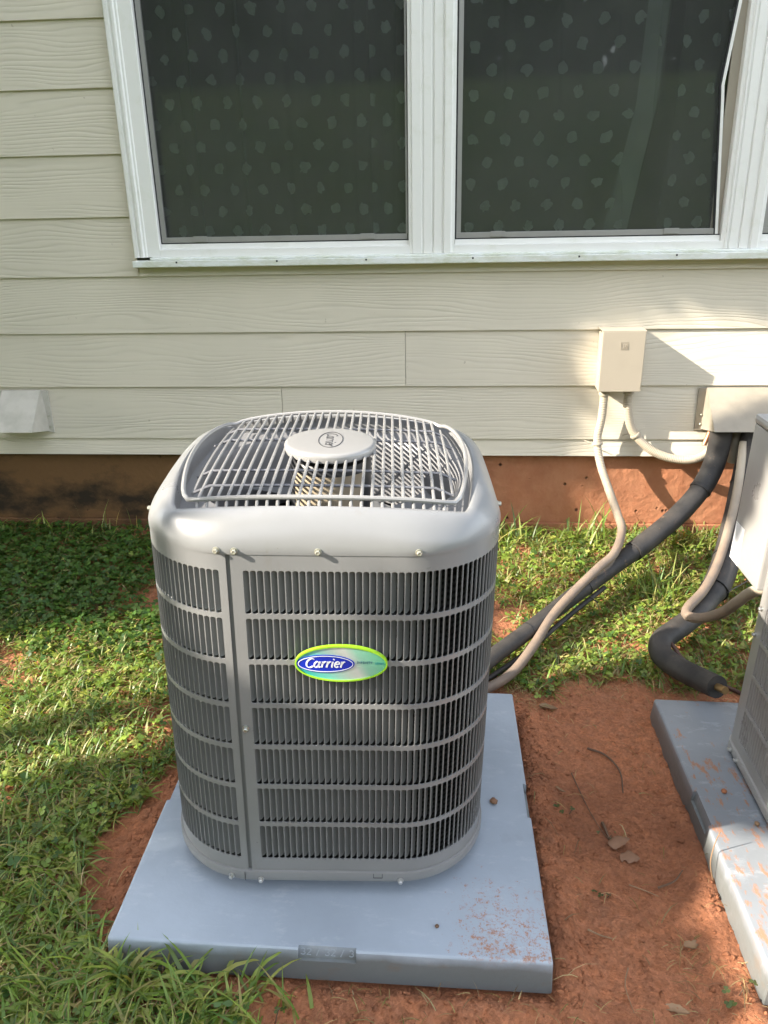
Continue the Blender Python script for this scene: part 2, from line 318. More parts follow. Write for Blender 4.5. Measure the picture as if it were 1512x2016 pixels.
# ------------------------------------------------------------------ mesh helpers
def tag(o, label=None, cat=None, group=None, kind=None):
    if label: o['label'] = label
    if cat: o['category'] = cat
    if group: o['group'] = group
    if kind: o['kind'] = kind
    return o
def link(name, me, parent=None):
    o = bpy.data.objects.new(name, me); COL.objects.link(o)
    if parent is not None: o.parent = parent
    return o
def empty(name, mat=None):
    o = bpy.data.objects.new(name, None); COL.objects.link(o); o.empty_display_size = 0.1
    if mat is not None: o.matrix_world = mat
    return o
def mat4(R, O):
    return Matrix(((R[0][0], R[0][1], R[0][2], O[0]), (R[1][0], R[1][1], R[1][2], O[1]), (R[2][0], R[2][1], R[2][2], O[2]), (0, 0, 0, 1)))

class MB:
    def __init__(s): s.v = []; s.f = []
    def add(s, vs, fs):
        k = len(s.v); s.v += [tuple(p) for p in vs]; s.f += [tuple(i + k for i in f) for f in fs]; return s
    def box(s, lo, hi):
        x0, y0, z0 = lo; x1, y1, z1 = hi
        return s.add([(x0, y0, z0), (x1, y0, z0), (x1, y1, z0), (x0, y1, z0), (x0, y0, z1), (x1, y0, z1), (x1, y1, z1), (x0, y1, z1)],
                     [(3, 2, 1, 0), (4, 5, 6, 7), (0, 1, 5, 4), (1, 2, 6, 5), (2, 3, 7, 6), (3, 0, 4, 7)])
    def hexa(s, p):
        return s.add(p, [(3, 2, 1, 0), (4, 5, 6, 7), (0, 1, 5, 4), (1, 2, 6, 5), (2, 3, 7, 6), (3, 0, 4, 7)])
    def tube(s, pts, rad, n=10, caps=True):
        P = [Vector(p) for p in pts]; m = len(P)
        rr = [rad] * m if isinstance(rad, (int, float)) else list(rad)
        T = []
        for i in range(m):
            d = P[min(i + 1, m - 1)] - P[max(i - 1, 0)]; T.append(d.normalized() if d.length > 1e-9 else Vector((0, 0, 1)))
        up = Vector((0, 0, 1)) if abs(T[0].z) < 0.9 else Vector((1, 0, 0))
        a = T[0].cross(up).normalized(); k = len(s.v)
        for i in range(m):
            a = (a - T[i] * a.dot(T[i])).normalized(); b = T[i].cross(a)
            for j in range(n):
                th = 2 * math.pi * j / n; q = P[i] + (a * math.cos(th) + b * math.sin(th)) * rr[i]; s.v.append(tuple(q))
        for i in range(m - 1):
            for j in range(n):
                j2 = (j + 1) % n; s.f.append((k + i * n + j, k + i * n + j2, k + (i + 1) * n + j2, k + (i + 1) * n + j))
        if caps:
            s.f.append(tuple(k + j for j in range(n))[::-1]); s.f.append(tuple(k + (m - 1) * n + j for j in range(n)))
        return s
    def lathe(s, prof, n=32, c=(0, 0, 0), sx=1.0, sy=1.0, caps=True):
        k = len(s.v); m = len(prof)
        for r, z in prof:
            for j in range(n):
                th = 2 * math.pi * j / n; s.v.append((c[0] + r * sx * math.cos(th), c[1] + r * sy * math.sin(th), c[2] + z))
        for i in range(m - 1):
            for j in range(n):
                j2 = (j + 1) % n; s.f.append((k + i * n + j, k + i * n + j2, k + (i + 1) * n + j2, k + (i + 1) * n + j))
        if caps:
            s.f.append(tuple(k + j for j in range(n))[::-1]); s.f.append(tuple(k + (m - 1) * n + j for j in range(n)))
        return s
    def mesh(s, name, mat, smooth=False, bevel=0.0):
        me = bpy.data.meshes.new(name); me.from_pydata(s.v, [], s.f); me.materials.append(mat)
        bm = bmesh.new(); bm.from_mesh(me)
        bmesh.ops.recalc_face_normals(bm, faces=bm.faces)
        if bevel:
            bmesh.ops.remove_doubles(bm, verts=bm.verts, dist=1e-5)
            es = [e for e in bm.edges if len(e.link_faces) == 2 and e.calc_face_angle(0) > 0.5]
            bmesh.ops.bevel(bm, geom=es, offset=bevel, segments=2, affect='EDGES', profile=0.6, clamp_overlap=True)
        bm.to_mesh(me); bm.free()
        if smooth:
            me.polygons.foreach_set('use_smooth', [True] * len(me.polygons))
            try: me.set_sharp_from_angle(angle=math.radians(40))
            except Exception: pass
        me.update(); return me
    def build(s, name, mat, parent=None, smooth=False, bevel=0.0):
        return link(name, s.mesh(name, mat, smooth, bevel), parent)

def spline(pts, n=8):
    P = [np.array(p, float) for p in pts]; P = [2 * P[0] - P[1]] + P + [2 * P[-1] - P[-2]]; out = []
    for i in range(1, len(P) - 2):
        for k in range(n):
            t = k / n; a, b, c, d = P[i - 1], P[i], P[i + 1], P[i + 2]
            out.append(0.5 * ((2 * b) + (-a + c) * t + (2 * a - 5 * b + 4 * c - d) * t * t + (-a + 3 * b - 3 * c + d) * t ** 3))
    out.append(P[-2]); return [tuple(p) for p in out]
def resample(pts, step):
    P = np.array(pts); d = np.r_[0, np.cumsum(np.linalg.norm(np.diff(P, axis=0), axis=1))]
    n = max(2, int(d[-1] / step)); s = np.linspace(0, d[-1], n)
    return np.stack([np.interp(s, d, P[:, i]) for i in range(3)], 1), s

def np_mesh(name, V, loops, starts, totals, mat, tint=None, smooth=False):
    me = bpy.data.meshes.new(name)
    me.vertices.add(len(V)); me.vertices.foreach_set('co', np.asarray(V, np.float32).ravel())
    me.loops.add(len(loops)); me.loops.foreach_set('vertex_index', np.asarray(loops, np.int32))
    me.polygons.add(len(starts)); me.polygons.foreach_set('loop_start', np.asarray(starts, np.int32))
    try: me.polygons.foreach_set('loop_total', np.asarray(totals, np.int32))
    except Exception: pass
    if tint is not None:
        at = me.attributes.new('tint', 'FLOAT_COLOR', 'POINT')
        at.data.foreach_set('color', np.c_[tint, np.ones(len(tint))].astype(np.float32).ravel())
    if smooth: me.polygons.foreach_set('use_smooth', np.ones(len(starts), bool))
    me.materials.append(mat); me.update(calc_edges=True); me.validate(); return me

def vnoise(x, y, seed=0):
    rs = np.random.default_rng(seed); G = rs.random((64, 64))
    xi = np.floor(x).astype(int); yi = np.floor(y).astype(int); fx = x - xi; fy = y - yi
    fx = fx * fx * (3 - 2 * fx); fy = fy * fy * (3 - 2 * fy)
    g = lambda a, b: G[a % 64, b % 64]
    return (g(xi, yi) * (1 - fx) + g(xi + 1, yi) * fx) * (1 - fy) + (g(xi, yi + 1) * (1 - fx) + g(xi + 1, yi + 1) * fx) * fy
def fbm(x, y, f, seed=0, oct=4):
    s = 0; a = 0.5
    for o in range(oct): s = s + a * vnoise(x * f + 17.3 * o, y * f + 5.1 * o, seed + o); f *= 2.03; a *= 0.55
    return s

# ------------------------------------------------------------------ ground
W = 1.9007                                                    # y of the siding face
def gbase(x, y):
    x = np.asarray(x, float); y = np.asarray(y, float)
    z = 0.004 - 0.0294 * np.clip(x, -1.5, 2.2) + 0.0162 * np.clip(y, -1.5, 2)
    t = np.clip((y - 0.85) / 1.05, 0, 1); t = t * t * (3 - 2 * t)
    return z * (1 - t) + 0.078 * t
def gz(x, y):
    x = np.asarray(x, float); y = np.asarray(y, float)
    z = gbase(x, y) + 0.022 * (fbm(x, y, 3.0, 1) - 0.47) + 0.022 * (fbm(x, y, 12.0, 5) - 0.47) + 0.013 * (fbm(x, y, 42.0, 9, 3) - 0.42)
    def near(x0, x1, y0, y1, w):                              # distance to a pad's footprint
        dx = np.maximum(np.maximum(x0 - x, x - x1), 0); dy = np.maximum(np.maximum(y0 - y, y - y1), 0)
        return np.hypot(dx, dy)
    d1 = near(0.0, 0.813, 0.0, 0.813, 0); d2 = near(1.195, 2.0, -0.0, 0.81, 0)
    heap = np.exp(-((d1 - 0.035) / 0.028) ** 2) * (0.25 + fbm(x, y, 20.0, 21)) * 0.018 + np.exp(-((d2 - 0.03) / 0.03) ** 2) * fbm(x, y, 20.0, 31) * 0.016
    z = z + heap
    z = z - 0.010 * np.exp(-(d1 / 0.012) ** 2) * (y < 0.0)     # gap under the front edge
    z = np.where((d1 < 0.004) | (d2 < 0.004), gbase(x, y) - 0.012, z)
    gap = (x > 0.83) & (x < 1.2) & (y < 0.85)
    z = np.where(gap, z - 0.010 * np.clip(np.minimum(x - 0.86, 1.17 - x) / 0.1, 0, 1), z)
    return z
gx = np.concatenate([np.arange(-2.6, -0.9, 0.03), np.arange(-0.9, 2.0, 0.0085), np.arange(2.0, 3.4, 0.03)])
gy = np.concatenate([np.arange(-1.5, -0.32, 0.03), np.arange(-0.32, 1.96, 0.0085)])
X, Y = np.meshgrid(gx, gy); Z = gz(X, Y); ny, nx = X.shape
idx = np.arange(nx * ny).reshape(ny, nx)
q = np.stack([idx[:-1, :-1], idx[:-1, 1:], idx[1:, 1:], idx[1:, :-1]], -1).reshape(-1, 4)
gm = np_mesh('ground', np.c_[X.ravel(), Y.ravel(), Z.ravel()], q.ravel(), np.arange(len(q)) * 4, np.full(len(q), 4), M['soil'], smooth=True)
tag(link('ground', gm), 'bare red clay soil between the pads and under the grass', kind='structure')
# lawn rising to a bank far behind the camera (seen only mirrored in the panes)
lx = np.linspace(-45, 45, 61); ly = np.concatenate([np.linspace(-60, -1.4, 60), np.linspace(-1.2, 40, 16)])
X, Y = np.meshgrid(lx, ly)
hill = np.clip((-Y - 7) / 14, 0, 1); Z = -0.10 + 4.4 * hill * hill * (3 - 2 * hill) + 0.15 * fbm(X + 50, Y + 70, 0.3, 3)
Z = np.where(Y > -5, -0.10, Z); ny, nx = X.shape; idx = np.arange(nx * ny).reshape(ny, nx)
q = np.stack([idx[:-1, :-1], idx[:-1, 1:], idx[1:, 1:], idx[1:, :-1]], -1).reshape(-1, 4)
tag(link('lawn', np_mesh('lawn', np.c_[X.ravel(), Y.ravel(), Z.ravel()], q.ravel(), np.arange(len(q)) * 4, np.full(len(q), 4), M['lawn'], smooth=True)),
    'mown lawn rising to a bank opposite the windows', kind='structure')

# ------------------------------------------------------------------ house
house = empty('house'); tag(house, 'cream lap-sided house wall with white windows on a clay-coloured foundation', 'house')
EXP = 0.2032; Z1 = 0.6734
def board(name, x0, x1, zb, hh, zt=None):
    """one lap: bottom edge proud, top tucked behind the lap above"""
    th = 0.008; zt = zb + hh
    yb, yt = W, W + 0.009
    m = MB().hexa([(x0, yb, zb), (x1, yb, zb), (x1, yb + th, zb), (x0, yb + th, zb), (x0, yt, zt), (x1, yt, zt), (x1, yt + th, zt), (x0, yt + th, zt)])
    return m
XL, XR = -2.9, 3.3
WIN_L, WIN_R, WIN_B, WIN_T = -0.503, 2.66, 1.118, 2.46
joints = {0: [-0.0099], 1: [0.4610], 2: [-1.75, 2.05]}
tag(board('siding_board', XL, XR, 0.4044, 0.075).build('siding_board', M['siding'], house, bevel=0.0008), 'narrow bottom lap above the foundation')
for k in range(0, 11):
    zb = Z1 + (k - 1) * EXP
    segs = []
    if zb < 0.95:
        cuts = [XL] + joints.get(k, []) + [XR]
        for a, b in zip(cuts[:-1], cuts[1:]): segs.append((a + (0.0008 if a != XL else 0), b - (0.0008 if b != XR else 0), EXP + 0.028))
    elif zb < WIN_B:
        segs += [(XL, WIN_L - 0.002, EXP + 0.028), (WIN_L - 0.0012, WIN_R + 0.002, WIN_B - zb - 0.003), (WIN_R + 0.003, XR, EXP + 0.028)]
    elif zb < WIN_T - 0.03:
        cuts = [XL] + ([-1.45] if k % 2 else []) + [WIN_L - 0.002]
        for a, b in zip(cuts[:-1], cuts[1:]): segs.append((a + (0.0008 if a != XL else 0), b, EXP + 0.028))
        segs.append((WIN_R + 0.003, XR, EXP + 0.028))
    else:
        segs.append((XL, XR, EXP + 0.028))
    for a, b, hh in segs:
        board('siding_board', a, b, zb, hh).build('siding_board', M['siding'], house, bevel=0.0008)
# sheathing behind the laps, with the window opening left free
sh = MB()
sh.box((XL, W + 0.019, 0.40), (WIN_L + 0.03, W + 0.12, 2.75)); sh.box((WIN_R - 0.03, W + 0.019, 0.40), (XR, W + 0.12, 2.75))
sh.box((WIN_L + 0.03, W + 0.019, 0.40), (WIN_R - 0.03, W + 0.12, WIN_B + 0.02)); sh.box((WIN_L + 0.03, W + 0.019, WIN_T), (WIN_R - 0.03, W + 0.12, 2.75))
sh.build('sheathing', M['room'], house)
# foundation with form-board ledge
fm = MB(); fm.box((XL, W + 0.035, 0.118), (XR, W + 0.2, 0.40)); fm.box((XL, W + 0.022, -0.25), (XR, W + 0.2, 0.1175))
fm.build('foundation_wall', M['foundation'], house, bevel=0.003)
# the dark room behind the panes
rm = MB(); rm.box((-1.2, W + 0.122, 0.5), (3.2, W + 3.0, 2.7))
tag(rm.build('room', M['room'], house), 'dim room behind the curtains')
rmo = [o for o in house.children if o.name == 'room'][0]
bm = bmesh.new(); bm.from_mesh(rmo.data)
for f in list(bm.faces):
    if abs(f.calc_center_median().y - (W + 0.122)) < 1e-3: bm.faces.remove(f)
bm.to_mesh(rmo.data); bm.free()

def jamb(mb, xo, sgn, width, z0, z1, plain=False):
    """vertical moulded casing: profile in (offset from the outer edge, y)"""
    pr = [(0, W + 0.02), (0, W - 0.020), (0.004, W - 0.025), (0.016, W - 0.025), (0.019, W - 0.020), (0.024, W - 0.020), (0.027, W - 0.027),
          (0.036, W - 0.027), (0.039, W - 0.021), (0.046, W - 0.021), (0.049, W - 0.018), (width - 0.002, W - 0.018), (width, W - 0.015), (width, W + 0.02)]
    if plain: pr = [(0, W + 0.02), (0, W - 0.019), (0.002, W - 0.021), (0.027, W - 0.021), (0.029, W - 0.0165), (0.033, W - 0.0165), (0.036, W - 0.025), (width - 0.014, W - 0.025), (width - 0.010, W - 0.019), (width, W - 0.017), (width, W + 0.02)]
    k = len(mb.v); n = len(pr)
    for z in (z0, z1):
        for o, y in pr: mb.v.append((xo + sgn * o, y, z))
    for i in range(n): mb.f.append((k + i, k + (i + 1) % n, k + n + (i + 1) % n, k + n + i))
    mb.f.append(tuple(range(k, k + n))[::-1]); mb.f.append(tuple(range(k + n, k + 2 * n)))
wins = [(-0.503, 0.5575, -0.407, 0.4773), (0.5635, 1.5840, 0.636, 1.5300), (1.5900, 2.660, 1.662, 2.575)]
wl_ = ['leftmost white window, clear of bent parts', 'middle white window whose screen frame is bent on one side', 'right white window, only its corner in view']
for wi, (x0, x1, g0, g1) in enumerate(wins):
    f = MB(); jamb(f, x0, 1, g0 - x0, 1.146, WIN_T, wi > 0); jamb(f, x1, -1, x1 - g1, 1.146, WIN_T, True)
    f.box((g0 - 0.001, W - 0.018, 1.1455), (g1 + 0.001, W + 0.04, 1.171)); f.box((g0 + 0.0005, W - 0.017, WIN_T - 0.09), (g1 - 0.0005, W + 0.04, WIN_T))
    f.box((x0 + 0.03, W + 0.0205, 1.146), (g0 - 0.0005, W + 0.05, WIN_T)); f.box((g1 + 0.0005, W + 0.0205, 1.146), (x1 - 0.03, W + 0.05, WIN_T))
    win = f.build('window', M['vinyl'], house, bevel=0.0008); tag(win, wl_[wi])
    MB().box((g0 + 0.001, W - 0.004, 1.1712), (g1 - 0.001, W + 0.03, 1.189)).build('track', M['vinyl'], win, bevel=0.001)
    MB().box((g0 + 0.001, W + 0.024, 1.19), (g1 - 0.001, W + 0.028, WIN_T - 0.09)).build('pane', M['glass'], win)
    # meeting gasket round the screen
    gk = MB(); gk.box((g0 + 0.0008, W + 0.001, 1.1893), (g0 + 0.005, W + 0.02, 2.37)); gk.box((g0 + 0.0052, W + 0.001, 1.1893), (g1 - 0.001, W + 0.02, 1.1925))
    gk.build('gasket', M['gasket'], win)
    if wi == 1: right = [(2.37, 1.528), (1.93, 1.503), (1.672, 1.4775), (1.640, 1.4745), (1.60, 1.4790), (1.193, 1.5120)]
    else: right = [(2.37, g1 - 0.004), (1.193, g1 - 0.004)]
    rail = MB(); rail.box((g0 + 0.0055, W - 0.002, 1.193), (right[-1][1] - 0.002, W + 0.012, 1.211)); rail.box((g0 + 0.0055, W - 0.0015, 1.2112), (g0 + 0.021, W + 0.0125, 2.37))
    if wi != 1: rail.box((g1 - 0.010, W - 0.0015, 1.2112), (g1 - 0.004, W + 0.0125, 2.37))
    rail.build('screen_rail', M['aluminium'], win, bevel=0.001)
    sv = [(g0 + 0.02, W + 0.004, 1.21), (right[-1][1] - 0.002, W + 0.004, 1.21)] + [(x - 0.002, W + 0.004, z) for z, x in right[::-1]] + [(g0 + 0.02, W + 0.004, 2.37)]
    MB().add(sv, [tuple(range(len(sv)))]).build('insect_screen', M['screen'], win)
    if wi == 1:
        br = MB()
        for (za, xa), (zb_, xb) in zip(right[:-1], right[1:]):
            br.hexa([(xb, W - 0.004, zb_), (xb + 0.009, W - 0.004, zb_), (xb + 0.009, W + 0.011, zb_), (xb, W + 0.011, zb_),
                     (xa, W - 0.004, za), (xa + 0.009, W - 0.004, za), (xa + 0.009, W + 0.011, za), (xa, W + 0.011, za)])
        tag(br.build('screen_rail', M['vinyl'], win), 'white screen rail bent inward with a kink')
        MB().box((1.500, W + 0.013, 1.1895), (1.5298, W + 0.022, 2.37)).build('jamb_liner', M['trim_cream'], win)
        ed = MB()
        for (za, xa), (zb_, xb) in zip(right[:-1], right[1:]):
            ed.hexa([(xb - 0.0045, W - 0.003, zb_), (xb - 0.0003, W - 0.003, zb_), (xb - 0.0003, W + 0.010, zb_), (xb - 0.0045, W + 0.010, zb_),
                     (xa - 0.0045, W - 0.003, za), (xa - 0.0003, W - 0.003, za), (xa - 0.0003, W + 0.010, za), (xa - 0.0045, W + 0.010, za)])
        ed.build('gasket', M['gasket'], win)
    for cx in {0: (-0.262, 0.333), 1: (0.784, 1.367), 2: (1.9,)}[wi]:
        MB().box((cx - 0.025, W - 0.006, 1.196), (cx + 0.025, W - 0.0022, 1.214)).build('screen_clip', M['aluminium'], win, bevel=0.001)
    for hx in (g0 + 0.06, g0 + 0.42, g1 - 0.15):
        MB().box((hx, W - 0.0456, 1.1265), (hx + 0.006, W - 0.0440, 1.1325)).build('weep_hole', M['gasket'], win)
# mullion strips and one long sill
sl = MB(); sl.box((WIN_L - 0.002, W - 0.045, 1.1135), (WIN_R, W + 0.01, 1.136)); sl.box((WIN_L + 0.06, W - 0.034, 1.1362), (WIN_R, W + 0.01, 1.1453))
s_ = sl.build('window_sill', M['sill'], house, bevel=0.003)
for mx in (0.5605, 1.587):
    MB().box((mx - 0.0028, W - 0.016, 1.1456), (mx + 0.0028, W + 0.03, WIN_T)).build('mullion_strip', M['vinyl'], house)

# curtains
def curtain(label, pts_l, pts_r, y, waves, seed, mat='curtain'):
    nx_, nz_ = 150, 24; V = []; U = []; F = []
    rs = random.Random(seed); ph = [rs.uniform(0, 6.28) for _ in range(4)]
    zs = np.linspace(1.06, 2.45, nz_)
    for z in zs:
        a = np.interp(z, [p[0] for p in pts_l], [p[1] for p in pts_l]); b = np.interp(z, [p[0] for p in pts_r], [p[1] for p in pts_r])
        for i in range(nx_):
            s = i / (nx_ - 1); x = a + (b - a) * s
            q_ = x * waves + ph[0] + 0.8 * math.sin(z * 1.7 + ph[1]) + 1.5 * math.sin(x * 3.1 + ph[3]); yy = y + 0.030 * abs(math.sin(q_ * 0.5)) ** 0.7 + 0.006 * math.sin(x * waves * 2.3 + ph[2])
            V.append((x, yy, z)); U.append(((a + (pts_r[0][1] - pts_l[0][1]) * 1.12 * s), z))
    for j in range(nz_ - 1):
        for i in range(nx_ - 1):
            k = j * nx_ + i; F.append((k, k + 1, k + nx_ + 1, k + nx_))
    me = bpy.data.meshes.new('curtain'); me.from_pydata(V, [], F); me.materials.append(M[mat])
    ul = me.uv_layers.new(name='UVMap')
    for l in me.loops: ul.data[l.index].uv = U[l.vertex_index]
    me.polygons.foreach_set('use_smooth', [True] * len(me.polygons))
    # hem fold along the free edge gives the cloth its double layer
    tag(link('curtain', me), label, 'curtain', 'sheer dotted curtains behind the windows')
curtain('wide sheer curtain with pale dots across the leftmost window', [(1, -0.46), (2.5, -0.46)], [(1, 0.338), (2.5, 0.335)], W + 0.09, 34, 1)
curtain('narrow sheer strip beside the wide dotted curtain, at the white post between the windows', [(1, 0.343), (2.5, 0.342)], [(1, 0.54), (2.5, 0.54)], W + 0.095, 40, 2)
curtain('sheer dotted curtain with a slanting free edge in the middle window', [(1, 0.58), (2.5, 0.58)], [(1, 1.235), (1.2, 1.245), (1.6, 1.31), (2.0, 1.33), (2.5, 1.33)], W + 0.085, 30, 3)
curtain('pale folded hem band slanting down the middle window', [(1, 1.10), (1.2, 1.155), (1.6, 1.235), (2.0, 1.25), (2.5, 1.25)], [(1, 1.225), (1.2, 1.238), (1.6, 1.304), (2.0, 1.322), (2.5, 1.322)], W + 0.078, 12, 4, 'curtain_hem')
curtain('sheer dotted curtain hanging next to the bent screen rail', [(1, 1.33), (1.6, 1.37), (2.5, 1.38)], [(1, 1.62), (2.5, 1.62)], W + 0.10, 36, 5)
curtain('sheer dotted curtain in the right window that is cut off by the picture edge', [(1, 1.68), (2.5, 1.68)], [(1, 2.6), (2.5, 2.6)], W + 0.09, 32, 6)

# ------------------------------------------------------------------ pads
PADM = ((0.99943219, -0.01607087, 0.02961463), (0.0165402, 0.99974038, -0.01567144), (-0.02935509, 0.01615237, 0.99943853))
PAD = mat4(PADM, (0, 0, 0.08))
def ribbon(mb, pts, w, nib=None, h=0.0012, closed=False):
    """flat pen stroke in the xz plane (front at -y); pts in 2-D"""
    n = len(pts); L = []
    for i in range(n):
        a = pts[max(i - 1, 0)]; b = pts[min(i + 1, n - 1)]
        if closed: a = pts[i - 1]; b = pts[(i + 1) % n]
        dx, dz = b[0] - a[0], b[1] - a[1]; d = math.hypot(dx, dz) or 1
        ww = w if nib is None else w * (0.32 + 0.68 * abs(math.sin(math.atan2(dz, dx) - nib)))
        L.append((pts[i][0] - dz / d * ww / 2, pts[i][1] + dx / d * ww / 2, pts[i][0] + dz / d * ww / 2, pts[i][1] - dx / d * ww / 2))
    k = len(mb.v)
    for a, b, c, d in L: mb.v += [(a, -h, b), (c, -h, d), (a, 0, b), (c, 0, d)]
    rng = range(n) if closed else range(n - 1)
    for i in rng:
        j = (i + 1) % n; p, q_ = k + 4 * i, k + 4 * j
        mb.f += [(p, p + 1, q_ + 1, q_), (p + 2, q_ + 2, q_ + 3, p + 3), (p, q_, q_ + 2, p + 2), (p + 1, p + 3, q_ + 3, q_ + 1)]
    if not closed: mb.f += [(k, k + 2, k + 3, k + 1), (k + 4 * n - 4, k + 4 * n - 3, k + 4 * n - 1, k + 4 * n - 2)]
def arc(cx, cz, rx, rz, a0, a1, n=12):
    return [(cx + rx * math.cos(math.radians(a0 + (a1 - a0) * i / n)), cz + rz * math.sin(math.radians(a0 + (a1 - a0) * i / n))) for i in range(n + 1)]
SCRIPT = {  # italic lower-case hand, x-height 1
    'C': ([arc(0.62, 0.72, 0.60, 0.76, 55, 318, 16)], 1.12),
    'a': ([arc(0.36, 0.48, 0.34, 0.48, 20, 380, 14), [(0.72, 0.98), (0.70, 0.3), (0.74, 0.06), (0.86, 0.02), (0.96, 0.16)]], 0.98),
    'r': ([[(0.02, 0.86), (0.14, 0.97), (0.16, 0.5), (0.16, 0.0)], [(0.17, 0.55), (0.30, 0.86), (0.46, 0.98), (0.60, 0.90)]], 0.66),
    'i': ([[(0.02, 0.86), (0.14, 0.97), (0.15, 0.3), (0.20, 0.05), (0.34, 0.05)], [(0.13, 1.30), (0.22, 1.42)]], 0.44),
    'e': ([[(0.06, 0.50), (0.40, 0.54), (0.66, 0.62)] + arc(0.36, 0.50, 0.32, 0.48, 22, 320, 14)], 0.78),
}
CAPS = {
    'I': ([[(0.2, 0), (0.2, 1)], [(0.05, 0), (0.35, 0)], [(0.05, 1), (0.35, 1)]], 0.45), 'N': ([[(0.1, 0), (0.1, 1), (0.75, 0), (0.75, 1)]], 0.95),
    'F': ([[(0.1, 0), (0.1, 1), (0.6, 1)], [(0.1, 0.52), (0.5, 0.52)]], 0.72), 'T': ([[(0.35, 0), (0.35, 1)], [(0.0, 1), (0.7, 1)]], 0.78),
    'Y': ([[(0.0, 1), (0.36, 0.5), (0.36, 0)], [(0.72, 1), (0.36, 0.5)]], 0.82), 'S': ([arc(0.32, 0.75, 0.26, 0.25, 20, 270, 8) + arc(0.32, 0.25, 0.28, 0.25, 90, -160, 8)], 0.72),
    'E': ([[(0.6, 1), (0.1, 1), (0.1, 0), (0.62, 0)], [(0.1, 0.52), (0.5, 0.52)]], 0.75), 'R': ([[(0.1, 0), (0.1, 1), (0.4, 1)] + arc(0.4, 0.75, 0.24, 0.25, 90, -90, 8) + [(0.1, 0.5)], [(0.36, 0.5), (0.68, 0)]], 0.8),
    '3': ([arc(0.34, 0.74, 0.26, 0.26, 150, -80, 8) + arc(0.34, 0.25, 0.30, 0.25, 85, -155, 8)], 0.78), '2': ([arc(0.34, 0.72, 0.28, 0.28, 160, -25, 8) + [(0.08, 0.0), (0.66, 0.0)]], 0.78),
    '/': ([[(0.05, -0.1), (0.5, 1.1)]], 0.6), 'D': ([[(0.1, 0), (0.1, 1), (0.4, 1)] + arc(0.4, 0.5, 0.35, 0.5, 90, -90, 10) + [(0.1, 0)]], 0.9), ' ': ([], 0.5), 'P': ([], 0.5)}
def letter_bm(mb, text, font, h, w, slant=0.0, nib=None, depth=0.0012, track=0.0, small=None):
    x = 0; out = []
    for ch in text:
        st, adv = font[ch]; out.append((x, st)); x += adv + track
    tot = x - track
    for x, st in out:
        for s in st: ribbon(mb, [((x + p[0] - tot / 2 + slant * p[1]) * h, p[1] * h) for p in s], w, nib, depth)
    return tot * h
PADS = 0.8128
def pad_mesh():
    bm = bmesh.new(); bmesh.ops.create_cube(bm, size=1.0)
    for v in bm.verts:
        v.co = Vector((v.co.x * PADS, v.co.y * PADS, v.co.z * 0.0762)) + Vector((PADS / 2, PADS / 2, -0.0381))
        if v.co.z < -0.03:
            v.co.x += 0.004 if v.co.x > 0.4 else -0.004; v.co.y += 0.004 if v.co.y > 0.4 else -0.004
    bmesh.ops.bevel(bm, geom=[e for e in bm.edges], offset=0.007, segments=3, affect='EDGES', profile=0.6)
    me = bpy.data.meshes.new('equipment_pad'); bm.to_mesh(me); bm.free()
    # label notches cut into the upper edge, one in the middle of each side
    cb = bmesh.new(); cx = PADS / 2
    for i in range(4):
        r = bmesh.ops.create_cube(cb, size=1.0)['verts']
        rot = Matrix.Translation((cx, cx, 0)) @ Matrix.Rotation(i * math.pi / 2, 4, 'Z')
        for v in r:
            p = Vector((v.co.x * 0.106, v.co.y * 0.03 - cx + 0.0, v.co.z * 0.062 + 0.004))
            p.y = -cx + 0.014 * (1 if v.co.z > 0 else 0.30) if v.co.y > 0 else -cx - 0.03
            v.co = rot @ p
    cm = bpy.data.meshes.new('cutter'); cb.to_mesh(cm); cb.free()
    a = link('equipment_pad_tmp', me); b = link('cutter_tmp', cm)
    md = a.modifiers.new('b', 'BOOLEAN'); md.object = b; md.operation = 'DIFFERENCE'; md.solver = 'EXACT'
    dg = bpy.context.evaluated_depsgraph_get(); res = bpy.data.meshes.new_from_object(a.evaluated_get(dg))
    bpy.data.objects.remove(a); bpy.data.objects.remove(b); res.name = 'equipment_pad'
    res.polygons.foreach_set('use_smooth', [True] * len(res.polygons))
    try: res.set_sharp_from_angle(angle=math.radians(35))
    except Exception: pass
    return res
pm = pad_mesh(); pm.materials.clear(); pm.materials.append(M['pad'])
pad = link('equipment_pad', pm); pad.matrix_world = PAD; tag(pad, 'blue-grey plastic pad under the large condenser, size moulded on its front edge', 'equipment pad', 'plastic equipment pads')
pm2 = pm.copy(); pm2.materials.clear(); pm2.materials.append(M['pad_dusty_shaded'])
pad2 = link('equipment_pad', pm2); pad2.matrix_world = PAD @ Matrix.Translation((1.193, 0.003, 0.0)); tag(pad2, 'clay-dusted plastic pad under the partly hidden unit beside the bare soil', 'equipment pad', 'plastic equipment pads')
for pd in (pad, pad2):
    tx = MB(); letter_bm(tx, '32 / 32 / 3', CAPS, 0.0130, 0.0018, depth=0.0011, track=0.05)
    lo = tx.build('lettering', pd.data.materials[0], pd)
    ang = math.atan2(0.0098, 0.062)
    lo.matrix_local = Matrix.Translation((PADS / 2, 0.0059, -0.0195)) @ Matrix.Rotation(-ang, 4, 'X')

